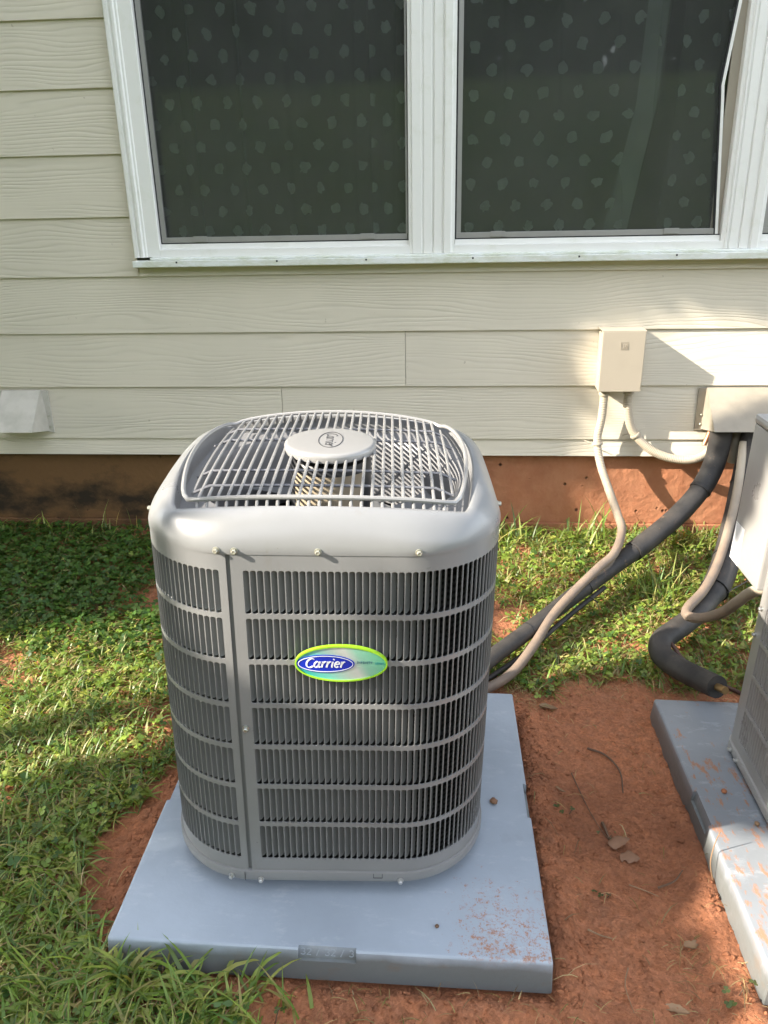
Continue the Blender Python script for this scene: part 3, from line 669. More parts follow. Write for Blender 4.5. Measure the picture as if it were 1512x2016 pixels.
# ------------------------------------------------------------------ condenser
A, RC = 0.31867, 0.17929
SIDE = A - RC; QUART = RC * math.pi / 2; HALF = 4 * SIDE + 2 * QUART      # half the perimeter
def contour(s, inset=0.0, grow=0.0):
    """point and heading on the rounded-square wall, s from the middle of the front, + towards +x"""
    per = 2 * HALF; s = (s + HALF) % per - HALF; sg = 1 if s >= 0 else -1; u = abs(s)
    r = RC - inset + grow
    if u <= SIDE: p = (u, -SIDE - r); n = (0, -1)
    elif u <= SIDE + QUART:
        th = (u - SIDE) / RC; n = (math.sin(th), -math.cos(th)); p = (SIDE + r * n[0], -SIDE + r * n[1])
    elif u <= 3 * SIDE + QUART: p = (SIDE + r, -SIDE + (u - SIDE - QUART)); n = (1, 0)
    elif u <= 3 * SIDE + 2 * QUART:
        th = (u - 3 * SIDE - QUART) / RC; n = (math.cos(th), math.sin(th)); p = (SIDE + r * n[0], SIDE + r * n[1])
    else: p = (SIDE - (u - 3 * SIDE - 2 * QUART), SIDE + r); n = (0, 1)
    return (sg * p[0], p[1]), (sg * n[0], n[1])
UNITM = ((0.99734386, -0.06654464, 0.02961463), (0.06702894, 0.99762795, -0.01567144), (-0.02850154, 0.01761485, 0.99943853))
UNIT = mat4(UNITM, (0.36761, 0.44201, 0.10181)) @ Matrix.Scale(0.98, 4)
PITCH = 0.0117; SW = 0.0100; ROWZ = [(0.0640 + i * 0.09085, 0.0640 + i * 0.09085 + 0.0820) for i in range(7)]
Z_LO, Z_HI = 0.0345, 0.728
def hole(w, h, r=0.0036):
    pts = []
    for cx, cz, a0 in ((w / 2 - r, h / 2 - r, 0), (-w / 2 + r, h / 2 - r, 90), (-w / 2 + r, -h / 2 + r, 180), (w / 2 - r, -h / 2 + r, 270)):
        for i in range(4):
            a = math.radians(a0 + 30 * i); pts.append((cx + r * math.cos(a), cz + r * math.sin(a)))
    return pts
def skin(s0, s1, slots):
    """pressed steel sheet from s0 to s1 with 7 rows of slots at the s values in slots"""
    mb = MB(); cache = {}
    def V(s, z, ins=0.0):
        k = (round(s, 5), round(z, 5), ins)
        if k not in cache:
            (x, y), n = contour(s, ins); cache[k] = len(mb.v); mb.v.append((x, y, z))
        return cache[k]
    rows = [(a - 0.0035, b + 0.0035) for a, b in ROWZ]
    cols = []; cur = s0
    def span(a, b):
        n = max(1, int((b - a) / 0.012)); return [(a + (b - a) * i / n, a + (b - a) * (i + 1) / n, False) for i in range(n)]
    for s in slots:
        if s - PITCH / 2 - cur > 1e-5: cols += span(cur, s - PITCH / 2)
        cols.append((s - PITCH / 2, s + PITCH / 2, True)); cur = s + PITCH / 2
    if s1 - cur > 1e-5: cols += span(cur, s1)
    for a, b, slotted in cols:
        z = Z_LO
        for (ra, rb) in rows:
            mb.f.append((V(a, z), V(b, z), V(b, ra), V(a, ra)))
            if not slotted: mb.f.append((V(a, ra), V(b, ra), V(b, rb), V(a, rb)))
            z = rb
        mb.f.append((V(a, z), V(b, z), V(b, Z_HI), V(a, Z_HI)))
    hp = hole(SW, 0.082)
    for s in slots:
        for (a, b) in ROWZ:
            zc = (a + b) / 2; ra, rb = a - 0.0035, b + 0.0035
            ring = [V(s + px, zc + pz) for px, pz in hp]; inn = [V(s + px, zc + pz, 0.0025) for px, pz in hp]
            cor = [V(s + PITCH / 2, rb), V(s - PITCH / 2, rb), V(s - PITCH / 2, ra), V(s + PITCH / 2, ra)]
            for c in range(4):
                for i in range(3): mb.f.append((cor[c], ring[c * 4 + i + 1], ring[c * 4 + i]))
                c2 = (c + 1) % 4; mb.f.append((cor[c], cor[c2], ring[c2 * 4], ring[c * 4 + 3]))
            for i in range(16):
                j = (i + 1) % 16; mb.f.append((ring[i], ring[j], inn[j], inn[i]))
    return mb
def blade_pts():
    """pressed louvre blade: bends inward towards its free right edge, closed at the top"""
    h = 0.082; V = []; F = []
    zs = [0.5 * h + 0.001, 0.5 * h - 0.003, 0.5 * h - 0.008, 0.0, -0.5 * h + 0.010, -0.5 * h + 0.005, -0.5 * h + 0.002]
    kd = [0.05, 0.55, 1, 1, 1, 0.97, 0.9]; kw = [1, 1, 1, 1, 1, 0.86, 0.45]
    xs = [0, 0.12, 0.42, 0.80, 1.0]; ds = [0.0, 0.28, 0.62, 0.90, 1.0]
    for z, d, w in zip(zs, kd, kw):
        for x, dd in zip(xs, ds): V.append((-SW / 2 - 0.0004 + (SW - 0.0008) * x * w, 0.0024 + 0.0086 * dd * d * (w if w < 1 else 1), z))
    n = len(xs)
    for i in range(len(zs) - 1):
        for j in range(n - 1): k = i * n + j; F.append((k, k + n, k + n + 1, k + 1))
    return V, F
BV, BF = blade_pts()
bme = bpy.data.meshes.new('louver'); bme.from_pydata(BV, [], BF); bme.materials.append(M['louvre']); bme.polygons.foreach_set('use_smooth', [True] * len(BF)); bme.update()
def blade_mat(s, zc):
    (x, y), n = contour(s); tx, ty = -n[1], n[0]
    return Matrix(((tx, -n[0], 0, x), (ty, -n[1], 0, y), (0, 0, 1, zc), (0, 0, 0, 1)))
def blades_joined(sl, rows=ROWZ, dsc=1.0):
    mb = MB()
    for s in sl:
        for a, b in rows:
            m = blade_mat(s, (a + b) / 2); mb.add([m @ Vector((v[0], 0.0012 + (v[1] - 0.0012) * dsc, v[2])) for v in BV], BF)
    return mb
SF = [-0.1253 + PITCH * (i + 0.5) for i in range(100)]; SF = [s for s in SF if s < HALF - 0.03]
SL = [-0.1640 - PITCH * (i + 0.5) for i in range(100)]; SL = [s for s in SL if s > -HALF + 0.03][::-1]
front_me = skin(-0.1445, HALF - 0.004, SF).mesh('front_panel', M['cabinet'], True)
corner_me = skin(-HALF + 0.004, -0.1515, SL).mesh('corner_panel', M['cabinet'], True)
# inner guide post seen in the seam
post_me = MB().box((-0.156, -0.3135, 0.030), (-0.1405, -0.300, 0.73)).mesh('seam_post', M['louvre'])
def ring_mb(s_n, rows):
    mb = MB(); n = s_n
    for ins, z in rows:
        for i in range(n):
            (x, y), nn = contour(-HALF + 2 * HALF * i / n, ins); mb.v.append((x, y, z))
    for r in range(len(rows) - 1):
        for i in range(n):
            j = (i + 1) % n; mb.f.append((r * n + i, r * n + j, (r + 1) * n + j, (r + 1) * n + i))
    return mb
def base_mesh(): return ring_mb(120, [(0.05, 0.0125), (0.004, 0.0125), (-0.0040, 0.0122), (-0.0049, 0.015), (-0.0049, 0.0318), (-0.0042, 0.0336), (0.004, 0.0350), (0.05, 0.0350)]).mesh('base_pan', M['cabinet'], True)
def coil_mesh(): return ring_mb(120, [(0.055, 0.02), (0.026, 0.02), (0.026, 0.715), (0.055, 0.715), (0.055, 0.02)]).mesh('coil', M['coil'], True)
# top cover: shoulder from the wall up to a squircle opening, corners lower than the middles
def bowed(a, kk, sigma):
    """outline of four bowed sides |y| = a - kk x^2 with rounded corners, as a function of the angle"""
    N = 720; ph = np.arange(N) * 2 * np.pi / N; c, s = np.abs(np.cos(ph)), np.abs(np.sin(ph)); m, k = np.maximum(c, s), np.maximum(np.minimum(c, s), 1e-4)
    r = (-m + np.sqrt(m * m + 4 * kk * k * k * a)) / (2 * kk * k * k); P = np.c_[r * np.cos(ph), r * np.sin(ph)]
    w = max(1, int(round(sigma / (2 * np.pi * a / N)))); ker = np.exp(-0.5 * (np.arange(-3 * w, 3 * w + 1) / w) ** 2); ker /= ker.sum()
    Q = sum(kv * np.roll(P, i - 3 * w, 0) for i, kv in enumerate(ker)); Q *= a / np.abs(Q[:, 0]).max()
    an = np.arctan2(Q[:, 1], Q[:, 0]); rr = np.hypot(Q[:, 0], Q[:, 1]); o = np.argsort(an); an, rr = an[o], rr[o]
    def f(phi):
        p = (phi + math.pi) % (2 * math.pi) - math.pi; r_ = float(np.interp(p, an, rr, period=2 * math.pi)); return r_ * math.cos(phi), r_ * math.sin(phi)
    return f
_open = bowed(0.2775, 0.42, 0.009); _ring = bowed(0.2625, 0.50, 0.016)
def squirc(phi, a, *_): x, y = _ring(phi); return x * a / 0.2625, y * a / 0.2625
def saddle(phi):
    c, s = abs(math.cos(phi)), abs(math.sin(phi)); return (min(c, s) / max(c, s)) ** 2
def cap_mesh():
    N = 128; V = []; F = []; prof = []
    for i in range(11):
        th = math.pi / 2 * i / 10; prof.append((1 - math.cos(th), math.sin(th)))       # quarter ellipse: in, up
    rows = 0
    outer = []
    for k in range(N):
        phi = 2 * math.pi * k / N; d = Vector((math.cos(phi), math.sin(phi)))
        # ray / rounded-square hit
        lo, hi = 0.2, 0.5
        for _ in range(40):
            md = (lo + hi) / 2; x, y = abs(d.x * md), abs(d.y * md); qx, qy = x - SIDE, y - SIDE; r = RC + 0.0010
            sd = math.hypot(max(qx, 0), max(qy, 0)) + min(max(qx, qy), 0) - r
            if sd > 0: hi = md
            else: lo = md
        outer.append((d.x * lo, d.y * lo))
    def addrow(fn):
        for k in range(N): V.append(fn(k, 2 * math.pi * k / N))
    zt = lambda phi: 0.7905 - 0.020 * saddle(phi)
    addrow(lambda k, p: (outer[k][0] * 0.975, outer[k][1] * 0.975, 0.7212))
    addrow(lambda k, p: (outer[k][0], outer[k][1], 0.7205)); addrow(lambda k, p: (outer[k][0], outer[k][1], 0.7235))
    addrow(lambda k, p: (outer[k][0], outer[k][1], 0.728))
    OP = 0.2775; squ = lambda p, a: tuple(c_ * a / 0.2775 for c_ in _open(p))
    for a, u in prof[1:]:
        def f(k, p, a=a, u=u):
            ix, iy = squ(p, OP); z0 = 0.728; z1 = zt(p)
            w = a ** 0.72
            return (outer[k][0] * (1 - w) + ix * w, outer[k][1] * (1 - w) + iy * w, z0 + (z1 - z0) * u)
        addrow(f)
    addrow(lambda k, p: (*squ(p, OP - 0.003), zt(p) - 0.002)); addrow(lambda k, p: (*squ(p, OP - 0.005), zt(p) - 0.010))
    addrow(lambda k, p: (*squ(p, OP - 0.008), 0.752))
    R_ = len(V) // N
    for r in range(R_ - 1):
        for k in range(N):
            j = (k + 1) % N; F.append((r * N + k, r * N + j, (r + 1) * N + j, (r + 1) * N + k))
    mb = MB(); mb.v = V; mb.f = F; return mb.mesh('top_cover', M['cabinet'], True)
body = dict(base=base_mesh(), coil=coil_mesh(), cap=cap_mesh(), front=front_me, corner=corner_me, post=post_me)
def shroud_mesh():
    mb = MB(); N = 96; rows = []
    rows.append([(*[c_ * 0.2705 / 0.2775 for c_ in _open(2 * math.pi * k / N)], 0.7525) for k in range(N)])
    for r, z in ((0.262, 0.750), (0.256, 0.744), (0.250, 0.73), (0.243, 0.70), (0.240, 0.66), (0.240, 0.60)):
        rows.append([(r * math.cos(2 * math.pi * k / N), r * math.sin(2 * math.pi * k / N), z) for k in range(N)])
    for rr in rows: mb.v += rr
    for r in range(len(rows) - 1):
        for k in range(N): j = (k + 1) % N; mb.f.append((r * N + k, r * N + j, (r + 1) * N + j, (r + 1) * N + k))
    return mb.mesh('fan_shroud', M['shroud'], True)
shroud_me = shroud_mesh()
def grille_ring():
    mb = MB(); N = 128; pts = []
    for k in range(N + 1):
        p = 2 * math.pi * k / N; x, y = squirc(p, 0.2625); pts.append((x, y, 0.8005 - 0.021 * saddle(p)))
    return mb.tube(pts, 0.0042, 8, False).mesh('grille_ring', M['wire'], True)
ring_me = grille_ring()
_RY = sorted((x, y) for x, y in (_ring(math.pi * i / 360) for i in range(361)))
def ring_y(x):
    return float(np.interp(x, [p[0] for p in _RY], [p[1] for p in _RY]))
def wire_mesh(x):
    ye = ring_y(x); phi = math.atan2(ye, x); ze = 0.8005 - 0.021 * saddle(phi) - 0.002
    pts = []
    full = abs(x) < 0.215
    for i in range(13):
        u = -1 + 2 * i / 12; y = ye * (0.985 if full else 0.86) * u; z = ze + (0.8055 - ze) * (1 - u * u) * (0.55 if full else 0.4)
        pts.append((x, y, z))
    if full:
        d = 0.022; e = [(x, -ye - 0.006, ze - 0.011), (x, -ye - 0.010, ze - d)]; pts = [e[1], e[0]] + pts + [(x, ye + 0.006, ze - 0.011), (x, ye + 0.010, ze - d)]
    return MB().tube(pts, 0.0029, 7).mesh('grille_wire', M['wire'], True)
wires = [wire_mesh(x) for x in [(-13 + i) * 0.01745 for i in range(27)]]
M['wire_low'] = simple('shaded_cross_wire', (0.15, 0.15, 0.162), 0.35, var=0.06)  # same coating, darker and bluer: shade under the upper wires is in the colour
def cross_mesh(y):
    xe = ring_y(y) - 0.018; pts = [(xe * u, y, 0.7915 + 0.004 * (1 - u * u) - 0.012 * max(0, abs(u) - 0.9) * 10) for u in [-1 + i / 8 for i in range(17)]]
    return MB().tube(pts, 0.0027, 7).mesh('grille_cross_wire', M['wire_low'], True)
crosses = [cross_mesh(y) for y in (-0.195, -0.118, 0.066, 0.143)]
hub_me = MB().lathe([(0.0, 0.7975), (0.080, 0.7975), (0.0895, 0.7985), (0.0900, 0.808), (0.0885, 0.8125), (0.0845, 0.8150), (0.0820, 0.8155), (0.06, 0.8165), (0.0, 0.8175)], 64, caps=False).mesh('fan_hub_cap', M['wire'], True)
def hub_emblem():
    mb = MB(); ribbon(mb, arc(0, 0, 0.049, 0.0235, 0, 360 - 9, 39), 0.0017, None, 0.0006, True)
    letter_bm(mb, 'Carrier', SCRIPT, 0.0140, 0.0026, 0.25, math.radians(-35), 0.0006, 0.06)
    mb.v = [(x, y, z - 0.009) if i >= 160 else (x, y, z) for i, (x, y, z) in enumerate(mb.v)]
    return mb.mesh('emblem', M['text_dark'])
emb_me = hub_emblem()
def screw_mesh(mat):
    mb = MB(); mb.lathe([(0.0, 0.0), (0.0060, 0.0), (0.0060, 0.0014), (0.0044, 0.0018)], 14, caps=False); mb.lathe([(0.0043, 0.0018), (0.0043, 0.0068), (0.0034, 0.0076), (0.0, 0.0070)], 6, caps=False)
    me = mb.mesh('screw', mat, False); me.transform(Matrix.Rotation(math.pi / 2, 4, 'X')); return me
scr_g, scr_p = screw_mesh(M['galv']), screw_mesh(M['screw_paint'])
motor_me = MB().lathe([(0.0, 0.785), (0.075, 0.785), (0.080, 0.778), (0.080, 0.64), (0.07, 0.61), (0.0, 0.61)], 32, caps=False).mesh('fan_motor', M['motor'], True)
mlab_me = MB().add([(0.0812 * math.sin(t_), -0.0812 * math.cos(t_), z) for z in (0.665, 0.768) for t_ in [(-0.95 + 1.9 * i / 12) for i in range(13)]],
                   [(i, i + 1, i + 14, i + 13) for i in range(12)]).mesh('motor_label', M['motor_label'], True)
def blade_mesh():
    V = []; F = []; nr, na = 6, 8
    for i in range(nr):
        r = 0.07 + 0.155 * i / (nr - 1)
        for j in range(na):
            a = math.radians(-42 + 84 * j / (na - 1)) * (0.65 + 0.5 * i / (nr - 1)); V.append((r * math.cos(a), r * math.sin(a), 0.635 + 0.06 * math.sin(a) * (0.8)))
    for i in range(nr - 1):
        for j in range(na - 1): k = i * na + j; F.append((k, k + 1, k + na + 1, k + na))
    mb = MB(); mb.v = V; mb.f = F; return mb.mesh('fan_blade', M['fan'], True)
fb_me = blade_mesh()
floor_me = MB().lathe([(0.0, 0.40), (0.262, 0.40), (0.262, 0.60), (0.2415, 0.60)], 48, caps=False).mesh('inner_drum', M['motor'], True)

def add(name, me, parent, mw=None, label=None):
    o = link(name, me, parent)
    if mw is not None: o.matrix_local = mw
    if label: o['label'] = label
    return o
def add_screw(me, parent, s, z, out=0.0):
    (x, y), n = contour(s, 0, out); a = math.atan2(n[0], -n[1])
    return add('screw', me, parent, Matrix.Translation((x, y, z)) @ Matrix.Rotation(a, 4, 'Z'))
unit = empty('air_conditioner', UNIT); tag(unit, 'large grey louvred condenser with a round hub on its wire fan guard', 'air conditioner', 'outdoor condenser units')
def common(u, b):
    add('base_pan', b['base'], u); add('front_panel', b['front'], u); add('corner_panel', b['corner'], u); add('seam_post', b['post'], u)
    add('coil', b['coil'], u); add('top_cover', b['cap'], u); add('fan_shroud', shroud_me, u)
    r = add('fan_guard', ring_me, u)
    for w in wires: add('grille_wire', w, r)
    for w in crosses: add('grille_cross_wire', w, r)
    h = add('fan_hub_cap', hub_me, u); add('emblem', emb_me, h, Matrix(((0, 0, 1, 0.001), (-1, 0, 0, 0.002), (0, -1, 0, 0.8172), (0, 0, 0, 1))))
    mo = add('fan_motor', motor_me, u); add('motor_label', mlab_me, mo)
    fb = add('fan', floor_me, u)
    for i in range(3): add('fan_blade', fb_me, fb, Matrix.Rotation(math.radians(-18 + 120 * i), 4, 'Z'))
common(unit, body)
for fx_, fy_ in ((-0.2, -0.22), (0.2, -0.22), (-0.2, 0.22), (0.2, 0.22)):
    MB().lathe([(0.0, -0.0262), (0.030, -0.0262), (0.030, 0.0124), (0.0, 0.0124)], 18, (fx_, fy_, 0), caps=False).build('rubber_foot', M['zip'], unit)
ff = 29; NB = 13
for s in SF[:ff]:
    for a, b in ROWZ: add('louver', bme, unit, blade_mat(s, (a + b) / 2))
for s in SL[::-1][:NB]:
    for a, b in ROWZ: add('louver', bme, unit, blade_mat(s, (a + b) / 2))
tag(blades_joined(SF[ff:] + SL[:-NB]).build('louver', M['louvre'], unit, True), kind='stuff')
for s, z in ((-0.1655, 0.7275), (-0.136, 0.7275), (0.0007, 0.7275), (0.1650, 0.7275), (-0.42, 0.727), (0.46, 0.727)): add_screw(scr_p, unit, s, z, 0.0008)
add_screw(scr_g, unit, -0.1374, 0.3734)
for s, z in ((-0.1850, 0.0180), (-0.1272, 0.0155), (0.1465, 0.0160)): add_screw(scr_g, unit, s, z, 0.0048)
# joint of the base pan and its little tab
MB().box((-0.1586, -0.3245, 0.0130), (-0.1576, -0.3232, 0.0335)).build('pan_joint', M['motor'], unit)
tb = MB(); x0, z0 = 0.0935, 0.0225
for lo, hi in (((x0, z0), (x0 + 0.001, z0 + 0.010)), ((x0 + 0.017, z0), (x0 + 0.018, z0 + 0.010)), ((x0, z0 - 0.001), (x0 + 0.018, z0))): tb.box((lo[0], -0.3243, lo[1]), (hi[0], -0.3234, hi[1]))
tb.build('pan_tab', M['motor'], unit)
(px, py), pn = contour(0.355, 0.012)
m = MB(); m.box((-0.004, -0.001, 0.04), (0.004, 0.001, 0.70)); so = m.build('coil_strip', M['strip'], unit)
so.matrix_local = Matrix.Translation((px, py, 0)) @ Matrix.Rotation(math.atan2(pn[0], -pn[1]), 4, 'Z')
MB().box((0.07, -0.12, 0.665), (0.19, -0.02, 0.668)).build('inner_plate', M['fan_pale'], unit)
# the oval badge
bx, bz = 0.0365, 0.5185
bd = MB()
def ell(mb, a, b, y0, y1, n=56, cx=0.0):
    k = len(mb.v)
    for y in (y0, y1): mb.v += [(cx + a * math.cos(2 * math.pi * i / n), y, b * math.sin(2 * math.pi * i / n)) for i in range(n)]
    mb.f += [(k + i, k + (i + 1) % n, k + n + (i + 1) % n, k + n + i) for i in range(n)]; mb.f += [tuple(range(k, k + n)), tuple(range(k + n, k + 2 * n))[::-1]]
ell(bd, 0.0775, 0.0335, 0.001, -0.0056); badge = bd.build('badge', M['badge_face'], unit); badge.location = (bx, -A - 0.003, bz)
rb = MB(); ribbon(rb, arc(0, 0, 0.0785, 0.0345, 0, 354, 59), 0.0026, None, 0.0075, True); rb.build('badge_rim', M['badge_rim'], badge, True)
ob = MB(); ell(ob, 0.0500, 0.0178, -0.0057, -0.0068, cx=-0.0268); o_ = ob.build('badge_oval', M['badge_blue'], badge)
ow = MB(); ribbon(ow, arc(-0.0268, 0, 0.0470, 0.0156, 0, 354, 59), 0.0011, None, 0.0004, True); o_ = ow.build('oval_outline', M['badge_white'], badge); o_.location.y = -0.0069
lt = MB(); letter_bm(lt, 'Carrier', SCRIPT, 0.0118, 0.0032, 0.28, math.radians(-30), 0.0005, 0.06); o_ = lt.build('lettering', M['badge_white'], badge); o_.location = (-0.0285, -0.0069, -0.0068)
lt = MB(); letter_bm(lt, 'INFINITY', CAPS, 0.0042, 0.0007, 0, None, 0.0004, 0.12); o_ = lt.build('lettering', M['badge_navy'], badge); o_.location = (0.0405, -0.0057, 0.0005)
lt = MB(); letter_bm(lt, 'SERIES', CAPS, 0.0034, 0.0006, 0, None, 0.0004, 0.10); o_ = lt.build('lettering', M['badge_teal'], badge); o_.location = (0.0665, -0.0057, -0.0005)

# second condenser: squarer cabinet, turned round, with a service box behind
A, RC = 0.300, 0.030
SIDE = A - RC; QUART = RC * math.pi / 2; HALF = 4 * SIDE + 2 * QUART
def flat(sv_):
    u_ = abs(sv_); m_ = 0.030
    return u_ < SIDE - m_ or SIDE + QUART + m_ < u_ < 3 * SIDE + QUART - m_ or u_ > 3 * SIDE + 2 * QUART + m_
S2F = [s_v for s_v in [-0.12 + PITCH * (i + 0.5) for i in range(120)] if s_v < HALF - 0.03 and flat(s_v)]
S2L = [s_v for s_v in [-0.165 - PITCH * (i + 0.5) for i in range(120)] if s_v > -HALF + 0.03 and flat(s_v)][::-1]
body2 = dict(base=base_mesh(), coil=coil_mesh(), cap=cap_mesh(), front=skin(-0.1445, HALF - 0.004, S2F).mesh('front_panel', M['cabinet_pale'], True),
             corner=skin(-HALF + 0.004, -0.1515, S2L).mesh('corner_panel', M['cabinet_pale'], True), post=post_me)
for k_ in ('base', 'cap'): body2[k_].materials.clear(); body2[k_].materials.append(M['cabinet_pale'])
unit2 = empty('air_conditioner', PAD @ Matrix.Translation((1.622, 0.336, 0.0)) @ Matrix.Rotation(math.pi, 4, 'Z'))
tag(unit2, 'grey condenser cut off by the picture edge, with a square service corner and paper notice', 'air conditioner', 'outdoor condenser units')
common(unit2, body2)
tag(blades_joined(S2F + S2L, ROWZ, 0.30).build('louver', M['cabinet_pale'], unit2, True), kind='stuff')
sv = MB(); sv.box((0.150, -0.464, 0.437), (0.311, -0.285, 0.780))   # in the turned frame its +x side faces the pad gap
svc = sv.build('service_box', M['cabinet_pale'], unit2, bevel=0.005)
cpv = MB(); cpv.box((0.140, -0.467, 0.7805), (0.314, -0.285, 0.802)); cpv.build('service_lid', M['cabinet_pale'], unit2, bevel=0.009)
nt = MB(); nt.box((0.3111, -0.459, 0.440), (0.3117, -0.405, 0.535)); tag(nt.build('paper_notice', M['paper'], unit2), 'white printed notice stuck on the service corner')
for y, z in ((-0.262, 0.405), (-0.268, 0.335)): add('screw', scr_g, unit2, Matrix.Translation((0.3003, y, z)) @ Matrix.Rotation(math.pi / 2, 4, 'Z'))
for y, z in ((-0.255, 0.020), (-0.215, 0.020)): add('screw', scr_g, unit2, Matrix.Translation((0.3052, y, z)) @ Matrix.Rotation(math.pi / 2, 4, 'Z'))

# ------------------------------------------------------------------ wall boxes
def hood(name, x0, x1, zt, zb, dep, zf, inset, label, fl=0.012, mat='hood'):
    y0 = W - 0.001; mb = MB()
    f = [(x0 + inset, y0 - 0.012, zt), (x1 - inset, y0 - 0.012, zt), (x1 - inset, y0 - dep, zf), (x0 + inset, y0 - dep, zf)]
    b = [(x0 + inset, y0, zt), (x1 - inset, y0, zt), (x1 - 0.004, y0, zb), (x0 + 0.004, y0, zb)]
    k = 0
    mb.add(f + b, [(0, 1, 2, 3), (4, 5, 1, 0), (1, 5, 6, 2), (4, 0, 3, 7)])
    # a folded lip inside the open mouth
    mb.add([(x0 + inset, y0 - dep, zf), (x1 - inset, y0 - dep, zf), (x1 - inset, y0 - dep + 0.008, zf + 0.004), (x0 + inset, y0 - dep + 0.008, zf + 0.004)], [(0, 1, 2, 3)])
    root = mb.build(name, M[mat], None); tag(root, label, 'vent hood', 'painted sheet-metal hoods on the wall')
    for a, b in ((x0 - fl, x0 + 0.0105), (x1 - 0.0105, x1 + fl)):
        g = MB(); g.box((a, y0 - 0.004, zb - 0.004), (b, y0 + 0.003, zt - 0.002)); g.build('flange', M[mat], root)
    for zz in (zt - 0.10, zb + 0.02):
        for xx in (x0 - 0.002, x1 + 0.002):
            s = add('screw', scr_p, root, Matrix.Translation((xx, y0 - 0.004, zz)) @ Matrix.Scale(0.8, 4))
    return root
hood('vent_hood', -1.112, -0.935, 0.663, 0.500, 0.13, 0.530, 0.012, 'small cream dryer vent hood low on the shaded wall', mat='hood_shaded')
hood('vent_hood', 1.545, 1.96, 0.667, 0.512, 0.150, 0.542, 0.006, 'wide sunlit cream hood where the black pipes leave the wall', 0.02)

# disconnect box
dbx = MB(); dbx.box((1.1540, W - 0.084, 0.6700), (1.2955, W + 0.004, 0.8720)); db = dbx.build('disconnect_box', M['trim_cream'], None, bevel=0.002)
tag(db, 'cream electrical disconnect box screwed to the siding, concentric squares on its lid', 'electrical box')
cv = MB(); cv.hexa([(1.1490, W - 0.096, 0.673), (1.2960, W - 0.096, 0.673), (1.2960, W - 0.0845, 0.673), (1.1490, W - 0.0845, 0.673),
                    (1.1490, W - 0.102, 0.885), (1.2955, W - 0.102, 0.885), (1.2955, W - 0.0845, 0.885), (1.1490, W - 0.0845, 0.885)])
co = cv.build('cover', M['trim_cream'], db, bevel=0.002)
tp = MB(); tp.box((1.1480, W - 0.1015, 0.8852), (1.2970, W + 0.002, 0.8874)); tp.build('rain_lip', M['trim_cream'], db)
for zz in (0.70, 0.72, 0.77, 0.79, 0.83, 0.85): MB().box((1.1515, W - 0.070, zz), (1.1539, W - 0.055, zz + 0.008)).build('knockout', M['trim_cream'], db)
MB().box((1.2890, W - 0.0975, 0.688), (1.2930, W - 0.0962, 0.706)).build('latch', M['trim_cream'], db)
lg = MB()
for hw, ww in ((0.0125, 0.0012), (0.0086, 0.0011)):
    ribbon(lg, [(-hw, -hw), (hw, -hw), (hw, hw), (-hw, hw)], ww, None, 0.0014, True)
ribbon(lg, [(-0.003, -0.0045), (-0.003, 0.0045), (0.0015, 0.0045), (0.004, 0.002), (0.004, -0.002), (0.0015, -0.0045)], 0.0014, None, 0.0014, True)
lo = lg.build('emblem', M['trim_cream'], co); lo.location = (1.2255, W - 0.1003, 0.836)

# ------------------------------------------------------------------ pipes
def pipe(name, pts, rad, mat, label=None, cat=None, parent=None, corr=None, n=12, group=None, step=0.02):
    P, s = resample(spline(pts, 10), 0.0016 if corr else step)
    if isinstance(rad, (int, float)): R_ = np.full(len(P), rad)
    else: R_ = np.interp(s / s[-1], [r[0] for r in rad], [r[1] for r in rad])
    if step == 0.006:                                        # soft foam is never quite round or even
        R_ = R_ * (1 + 0.05 * (fbm(s * 1.0 + rad[0][1] * 50, s * 0 + 2.0, 9.0, 61) - 0.45) + 0.03 * (fbm(s, s * 0 + 5.0, 30.0, 62) - 0.45))
    if corr:
        a = (s / s[-1]) < corr; R_ = R_ + np.where(a, 0.00065 * np.sin(s * 2 * math.pi / 0.0064), 0)
    o = MB().tube([tuple(p) for p in P], [float(r) for r in R_], n).build(name, mat, parent, True)
    if label: tag(o, label, cat, group)
    return o, P, s
def band(P, s, at, rad, width, mat, name, parent, extra=None, taper=0.0):
    i = int(np.argmin(abs(s - at * s[-1]))); j = min(i + 1, len(P) - 1); d = Vector(P[j] - P[i - 1]).normalized(); c = Vector(P[i])
    mb = MB().tube([tuple(c - d * width / 2), tuple(c - d * width / 4), tuple(c + d * width / 4), tuple(c + d * width / 2)], [rad * 0.97, rad, rad, rad * 0.97], 14)
    if extra: mb.tube([tuple(c + Vector(extra[0])), tuple(c + Vector(extra[1]))], 0.0022, 5)
    return mb.build(name, mat, parent, True)
main_pts = [(1.603, 1.830, 0.560), (1.589, 1.810, 0.431), (1.544, 1.770, 0.338), (1.451, 1.690, 0.262), (1.304, 1.560, 0.200), (1.145, 1.420, 0.150), (0.993, 1.270, 0.112), (0.869, 1.130, 0.090), (0.770, 1.020, 0.076), (0.690, 0.920, 0.070), (0.60, 0.82, 0.10)]
mainp, P, s = pipe('insulated_pipe', main_pts, [(0, 0.039), (0.16, 0.038), (0.165, 0.035), (0.40, 0.034), (0.405, 0.030), (0.6, 0.027), (0.8, 0.0245), (1, 0.023)], M['foam'],
                   'thick black foam-wrapped pipe slanting from the wall hood to the large condenser', 'pipe', group='foam-wrapped refrigerant pipes', n=18, step=0.006)
band(P, s, 0.163, 0.0400, 0.010, M['foam'], 'tape_ridge', mainp); band(P, s, 0.403, 0.0358, 0.010, M['foam'], 'tape_ridge', mainp)
band(P, s, 0.745, 0.0268, 0.005, M['zip'], 'zip_tie', mainp); band(P, s, 0.56, 0.0300, 0.004, M['zip'], 'zip_tie', mainp, ((0.01, -0.03, -0.02), (0.035, -0.05, -0.03)))
